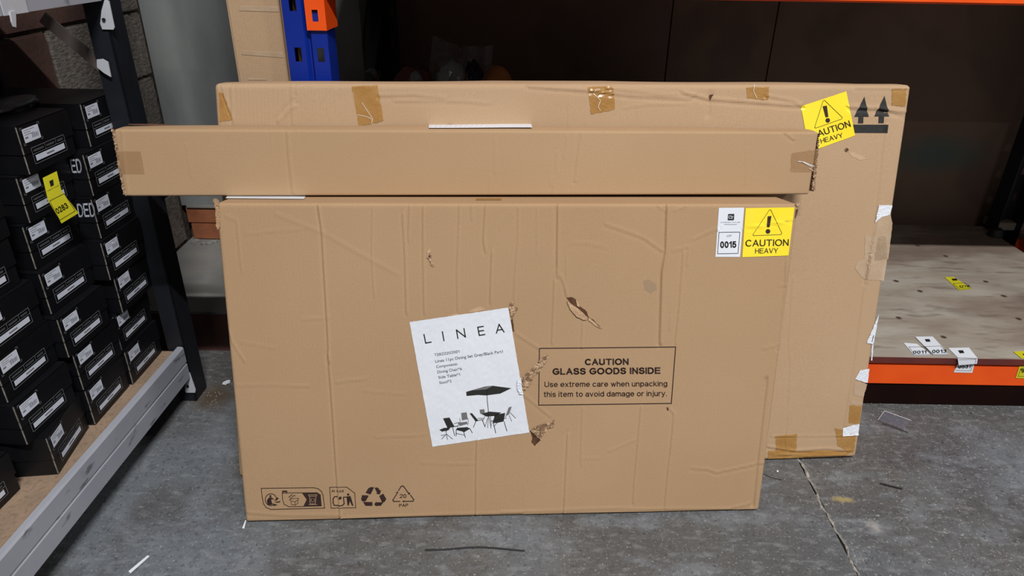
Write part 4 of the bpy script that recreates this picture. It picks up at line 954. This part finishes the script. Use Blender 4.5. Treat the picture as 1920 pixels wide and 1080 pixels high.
# -------- long carton lying across the front one
N_ = fc.n; P0t = fc.O + fc.e * fc.q[0][0] + fc.u * fc.q[0][1]; P1t = fc.O + fc.e * fc.q[1][0] + fc.u * fc.q[1][1]
Nt = np.cross(P1t - P0t, fc.n); Nt /= np.linalg.norm(Nt)
if Nt[2] < 0: Nt = -Nt
A = hit([(450, 368.5)], P0t + Nt * .0015, Nt)[0]; B = hit([(1300, 369.2)], P0t + Nt * .0015, Nt)[0]
eL = (B - A) / np.linalg.norm(B - A)
cre3 = [(Z1([(1162, 370), (1170, 500), (1200, 760)]), .0016, .003, .7), (Z1([(515, 440), (530, 580), (545, 660)]), .0005, .003, .4), (Z1([(1060, 370), (1060, 500)]), .0004, .003, .4),
        (Q6([(1248, 345), (1235, 470), (1210, 640)]), .0014, .003, .7), (Q6([(1165, 360), (1155, 430), (1145, 500)]), .0009, .0025, .6), (Q6([(1100, 460), (1098, 600), (1080, 630), (1080, 730)]), .0011, .0025, .6), (Q6([(1062, 610), (1062, 670)]), .0008, .0025, .6),
        (Q6([(730, 380), (728, 590)]), .0006, .003, .5), (Q6([(700, 600), (697, 720)]), .0006, .003, .5), (Z8([(505, 310), (560, 355)]), .0012, .003, .7), (Z8([(325, 400), (318, 580)]), .0005, .003, .4), (Z1([(95, 360), (120, 640), (140, 770)]), .0011, .003, .6)]
lc = Carton('cardboard_carton', A, B, fc.u, .062, [(213, 243), (1535, 248), (1517, 364.6), (234, 368)], CB3, cre3, .0007, rad=.004, NX=420, NZ=60, seed=17, tb=.009)
tag(lc.root, 'long narrow cardboard carton lying across the top of the front one', 'box')
lc.ink('clear_tape', quad_ink(Z1([(60, 492), (220, 492), (245, 640), (85, 640)]), 8, 8), .0007, CTAPE, 9)
lc.ink('clear_tape', quad_ink(Z8([(548, 425), (680, 402), (670, 520), (545, 518)]), 10, 8, 1), .0007, CTAPE, 9, ripple=.0008, seed=3)
lc.ink('wrinkle_glint', Ink().stroke(Z8([(584, 466), (610, 468), (640, 482), (662, 490)]), 1.3).stroke(Z8([(640, 500), (658, 512)]), .8).stroke(Z8([(600, 466), (655, 495)]), .7), .0022, GLINT, 3)
def zig(c, name, a, b, amp, n, m, off, seed):
    r = random.Random(seed); L_ = []; R_ = []
    for i in range(n + 1):
        t = i / n; L_.append((a[0][0] * (1 - t) + a[1][0] * t + r.uniform(-amp, amp), a[0][1] * (1 - t) + a[1][1] * t)); R_.append((b[0][0] * (1 - t) + b[1][0] * t + r.uniform(-amp, amp), b[0][1] * (1 - t) + b[1][1] * t))
    k = Ink(); k.v = L_ + R_; k.f = [[i, i + 1, n + 2 + i, n + 1 + i] for i in range(n)]
    return c.ink(name, k, off, m, 2, ripple=.003, seed=seed)
zig(lc, 'frayed_flap_end', [(208, 239), (231, 364)], [(215, 243), (237, 368)], 1.0, 40, TORN, -.002, 4)
zig(lc, 'frayed_flap_end', [(1532, 251), (1516, 358)], [(1537, 250), (1527, 359)], .8, 40, HOLE, -.004, 5)
zig(lc, 'frayed_flap_end', [(1534, 262), (1521, 356)], [(1536, 262), (1528, 357)], 1.0, 40, TORN, -.001, 6)
put('address_label', quad_ink([(806, 239.5), (992, 240.3), (998, 245.4), (804, 244.8)], 20, 3), lc.top(), .0032, WHITE, lc.root, 9)
put('printed_text', Ink().stroke([(835, 241.5), (848, 242.5)], .5).stroke([(905, 241.5), (945, 241.7)], .4), lc.top(), .0038, GREYINK, lc.root, 4)
put('printed_text', poly_ink([(240, 236.5), (290, 236), (325, 238), (337, 240), (296, 239.5), (244, 238.5)], .3, 2), lc.top(), .0012, mat('ink_smear', srgb(112, 74, 56), rough=.9), lc.root, 4)

# ================================================================ tall carton beside the blue upright
tc_ = empty('tall_carton', (0, 0, 0)); tag(tc_, 'tall narrow cardboard carton standing between grey wall and blue upright', 'box')
xa, xb = -.640, -.516
bm = bmesh.new(); add_box(bm, (xa, 1.635, 0), (xb, 1.80, 1.75), .006)
rel(bm_obj('carton_shell', bm, CB2), tc_)
st_ = surf_plane((0, 1.635, 0), (0, -1, 0))
for q in ([(449, 10), (523, 12), (523, 22), (449, 20)], [(453, 94), (531, 98), (531, 108), (453, 102)], [(466, 146), (500, 147), (500, 150), (466, 150)]):
    put('clear_tape', quad_ink(q, 6, 2), st_, .0012, PTAPE, tc_, 9)

# ================================================================ things on the rack deck
sd = surf_plane((0, 0, DT), (0, 0, 1)); sbm = surf_plane((0, RY, 0), (0, -1, 0)); sed = surf_plane((0, RY - .0065, 0), (0, -1, 0))
ZD = Z(1560, 520, 4.153)
def lot(name, q, m, label, num, base, cap, logo=None, frame=None, s=sd, off=.0012):
    o = put(name, quad_ink(ZD(q), 8, 8), s, off, m, None, 9); tag(o, label, 'sticker')
    k = Ink()
    if num: k.text(num, *ZD(base), cap / 4.153, .02, .0)
    if logo: k.poly(ZD(logo))
    if frame: k.stroke(ZD(frame), .5, True)
    if k.v: put('printed_number', k, s, off + .0006, BLACK, o, 4)
    return o
lot('lot_sticker', [(556, 512), (660, 520), (776, 608), (640, 610)], WHITE, 'white sticker numbered 0011 at the front edge of the rack deck', '0011', [(630, 600), (735, 597)], 24, None, [(598, 546), (716, 544), (768, 604), (645, 606)])
lot('lot_sticker', [(645, 467), (782, 465), (915, 607), (786, 610)], WHITE, 'white sticker numbered 0013 lying between the other two on the deck edge', '0013', [(778, 597), (890, 594)], 26, [(720, 488), (756, 487), (766, 507), (732, 508)], [(722, 545), (845, 541), (905, 603), (786, 606)], off=.0022)
o = lot('lot_sticker', [(903, 553), (1065, 550), (1133, 634), (978, 628)], WHITE, 'white sticker numbered 0537 folded over the deck edge onto the orange beam', None, None, 1, [(980, 573), (1018, 572), (1030, 594), (994, 596)], None, off=.0014)
f1 = put('folded_part', quad_ink(ZD([(978, 628), (1133, 634), (1128, 672), (985, 684)]), 6, 4), surf_plane((0, RY - .012, 0), (0, -1, 0)), .0006, WHITE, o, 9)
f2 = put('lower_part', quad_ink(ZD([(975, 678), (1108, 672), (1090, 742), (945, 738)]), 6, 4), sbm, .0012, WHITE, o, 9)
put('printed_number', Ink().text('0537', *ZD([(980, 707), (1086, 704)]), 32 / 4.153, .02).stroke(ZD([(962, 722), (1078, 725), (1090, 690)]), .5), sbm, .0018, BLACK, f2, 4)
put('printed_frame', Ink().stroke(ZD([(990, 640), (1118, 636), (1116, 665)]), .5), surf_plane((0, RY - .012, 0), (0, -1, 0)), .0012, BLACK, f1, 4)
ZE = Z(1600, 250, 3.484)
o = put('lot_sticker', quad_ink(ZE([(595, 942), (655, 940), (775, 1018), (690, 1028)]), 8, 8), sd, .0015, YEL2, None, 9); tag(o, 'small yellow sticker numbered 1276 lying on the rack deck', 'sticker')
put('printed_number', Ink().text('1276', *ZE([(688, 1014), (760, 1010)]), 4.6, .02).poly(ZE([(640, 953), (672, 952), (682, 964), (650, 966)])).stroke(ZE([(650, 984), (728, 980), (770, 1014), (696, 1022)]), .5, True), sd, .0022, BLACK, o, 4)
o = put('lot_sticker', quad_ink(ZD([(1410, 582), (1600, 570), (1600, 640), (1475, 636)]), 6, 6), sd, .0015, YEL2, None, 9); tag(o, 'yellow sticker on the deck edge cut off by the right border', 'sticker')
put('printed_number', Ink().poly(ZD([(1482, 600), (1520, 598), (1520, 612), (1490, 612)])), sd, .002, BLACK, o, 4)
o = put('lot_sticker', quad_ink(ZD([(1456, 690), (1640, 684), (1640, 790), (1428, 782)]), 6, 6), sbm, .0014, YEL2, None, 9); tag(o, 'yellow sticker beginning 10 on the orange beam at the right border', 'sticker')
put('printed_number', Ink().text('10', *ZD([(1464, 742), (1510, 741)]), 8, .02).stroke(ZD([(1468, 706), (1600, 702), (1600, 768), (1446, 768)]), .6, True), sbm, .002, BLACK, o, 4)

# bags, cloths and film heaped behind the large carton
base = empty('packed_carton', (0, 0, 0)); tag(base, 'dark carton on the rack deck hidden behind the large box, carrying plastic bags', 'box')
bm = bmesh.new(); add_box(bm, (-.28, 1.84, DT), (.62, 2.36, .70), .004); rel(bm_obj('carton_shell', bm, CARTD), base)
def at(px, py, Y): p = ony(px, py, Y); return p
def heap(name, x0, x1, ytop, Y, m, seed, label, cat, dy=.08, amp=.35):
    a = at(x0, 150, Y); b = at(x1, 150, Y); t = at((x0 + x1) / 2, ytop, Y); zb = .70; sx_ = (b[0] - a[0]) / 2; sz_ = (t[2] - zb) / 1.5
    return crumple(name, ((a[0] + b[0]) / 2, Y, zb), (sx_, dy, sz_), m, seed, label, cat, 4, amp)
heap('plastic_bag', 812, 885, 116, 1.96, BAGG, 11, 'crumpled grey clear plastic bag above the large box', 'bag')
heap('plastic_bag', 866, 908, 118, 2.16, NAVY, 12, 'dark navy plastic bag beside the clear one', 'bag')
heap('cloth_bundle', 895, 975, 132, 1.99, CLOTH, 13, 'orange-brown cloth bundle right of the plastic bags', 'cloth')
heap('cloth_bundle', 735, 815, 128, 2.10, RUST, 14, 'dark rust-coloured cloth bundle left of the clear bag', 'cloth')
heap('plastic_bag', 764, 800, 130, 1.90, BAGG, 15, 'small clear plastic bag on the rust-coloured cloth', 'bag', .05)
def film(name, pts, Y, m, label, seed, tilt=.25):
    q = [np.array(p, float) for p in pts]; k = quad_ink(pts, 14, 14)
    r_ = np.random.RandomState(seed); bm = flat_mesh(k, 30); px = np.array([v.co[:2] for v in bm.verts]); P = hit(px, (0, Y, .75), np.array([0, -1.0, tilt]))
    for v, p, x in zip(bm.verts, P, px):
        v.co = Vector(p) + Vector((0, .012 * math.sin(x[0] * .21 + seed) + .008 * math.sin(x[1] * .33 + x[0] * .1), 0))
    me = bpy.data.meshes.new(name); bm.to_mesh(me); bm.free(); me.materials.append(m)
    for p_ in me.polygons: p_.use_smooth = True
    o = bpy.data.objects.new(name, me); C.objects.link(o); tag(o, label, 'plastic film'); return o
film('plastic_film', [(868, 86), (924, 86), (918, 175), (862, 175)], 2.27, PLASTIC, 'upright square sheet of clear plastic film behind the navy bag', 2)
film('plastic_film', [(812, 66), (866, 90), (876, 175), (800, 175)], 2.30, PLASTIC, 'creased clear film rising to a point behind the grey bag', 5)
# curled strap of film at the left of the heap
pts = [at(680, 139, 1.93), at(690, 130, 1.93), at(700, 132, 1.93), at(707, 141, 1.93), at(709, 170, 1.93)]
vs = []; fs = []
for i, p in enumerate(pts):
    for dy in (-.03, .03): vs.append((p[0], p[1] + dy, p[2]))
for i in range(len(pts) - 1): fs.append((2 * i, 2 * i + 1, 2 * i + 3, 2 * i + 2))
o = new_mesh('plastic_strap', vs, fs, BAGG, None, True); tag(o, 'curled end of pale plastic strap at the left of the heap', 'strap')
sm = o.modifiers.new('s', 'SUBSURF'); sm.levels = sm.render_levels = 2
# batten, black cap and black bag in the dark right end
q0 = onz(1820, 404, DT); q1 = onz(1885, 402, DT)
bt = box('timber_batten', (q0[0], 2.52, DT), (q1[0] + .02, 2.60, DT + .03), DECK, None, .002); tag(bt, 'short pale batten at the back of the rack deck', 'batten')
q = onz(1804, 404, DT)
bm = bmesh.new(); bmesh.ops.create_cone(bm, segments=20, radius1=.028, radius2=.022, depth=.03, cap_ends=True); bmesh.ops.bevel(bm, geom=bm.edges[:], offset=.003, segments=2, affect='EDGES')
o = bm_obj('plastic_cap', bm, DARKP); o.location = (q[0], 2.46, DT + .015); tag(o, 'small round black plastic cap at the back of the rack deck', 'round_cap')
q = onz(1925, 425, DT)
crumple('plastic_bag', (q[0] + .05, q[1], DT), (.09, .10, .11), DARKP, 21, 'shiny black bag at the right end of the rack deck', 'bag', 4)

# ================================================================ bits on the floor
def tube_obj(name, pts, rad, m, label, cat, flat=.5):
    cu = bpy.data.curves.new(name, 'CURVE'); cu.dimensions = '3D'; sp = cu.splines.new('NURBS'); sp.points.add(len(pts) - 1)
    for p, a in zip(sp.points, pts): p.co = (a[0], a[1], a[2], 1)
    sp.use_endpoint_u = True; sp.order_u = 3; cu.bevel_depth = rad; cu.bevel_resolution = 2; cu.use_fill_caps = True
    o = bpy.data.objects.new('tmp', cu); C.objects.link(o); bpy.context.view_layer.update()
    me = bpy.data.meshes.new_from_object(o.evaluated_get(bpy.context.evaluated_depsgraph_get())); bpy.data.objects.remove(o); bpy.data.curves.remove(cu)
    me.name = name; me.materials.clear(); me.materials.append(m)
    o = bpy.data.objects.new(name, me); C.objects.link(o); tag(o, label, cat); return o
G = lambda x, y, z=.0018: tuple(onz(x, y, z))
tube_obj('cable_tie', [G(797, 1031), G(820, 1031), G(850, 1029), G(885, 1026), G(910, 1026), G(945, 1029), G(984, 1033)], .0018, BLACK, 'long black cut cable tie on the floor in front of the carton', 'strip')
tube_obj('cable_tie', [G(1651, 906), G(1670, 911), G(1692, 916)], .0016, BLACK, 'short black cable tie end on the floor to the right', 'strip')
tube_obj('thread', [G(1432, 889, .001), G(1440, 893, .001), G(1452, 897, .001), G(1466, 900, .001)], .0008, BLACK, 'thin dark thread beside the corner of the front carton', 'thread')
tube_obj('thread', [G(1654, 794, 0), G(1675, 800, 0), G(1703, 811, 0)], .0008, BLACK, 'thin dark thread beside the clear film on the floor', 'thread')
sf = surf_plane((0, 0, 0), (0, 0, 1))
o = put('paper_strip', quad_ink([(241, 1072), (277, 1042), (281, 1044), (245, 1076)], 8, 1), sf, .0015, WHITE, None, 9); tag(o, 'narrow white paper strip on the floor at the lower left', 'strip')
o = put('paper_strip', quad_ink([(454, 991), (460, 976), (462, 976), (458, 992)], 4, 1), sf, .0012, WHITE, None, 9); tag(o, 'tiny white strip poking out from under the carton corner', 'strip')
o = put('paper_scrap', poly_ink(Z(310, 600, 6)([(640, 735), (655, 705), (690, 688), (732, 685), (730, 715), (680, 740)]), .4, 3), sf, .002, WHITE, None, 4, ripple=.002); tag(o, 'crumpled white paper scrap on the floor near the black post', 'scrap')
o = put('paper_scrap', Ink().disc((1458, 884), 1.8), sf, .001, WHITE, None, 4); tag(o, 'tiny white dot of paper below the large carton', 'scrap')
o = put('tape_piece', quad_ink([(1646, 788), (1658, 771), (1708, 788), (1696, 806)], 8, 8), sf, .001, mat('floor_clear_film', srgb(140, 140, 160), srgb(130, 130, 150), rough=.15, alpha=.35), None, 9); tag(o, 'rectangle of clear film on the floor beneath the orange beam', 'plastic film')
put('edge_glint', Ink().stroke([(1646, 788), (1658, 771), (1708, 789)], .7), sf, .0016, GLINT, o, 4)  # highlight along the film edge, painted white
bm = bmesh.new()
r = random.Random(9)
for i in range(60):
    px = (r.uniform(345, 420), r.uniform(735, 775)) if i < 40 else (r.uniform(1630, 1900), r.uniform(752, 780))
    p = onz(px[0], px[1], .0005); bmesh.ops.create_icosphere(bm, subdivisions=1, radius=r.uniform(.0008, .0025), matrix=Matrix.Translation(p))
o = bm_obj('grit', bm, LEDGE); tag(o, 'loose grit scattered on the floor by the black post', 'grit', kind='stuff')
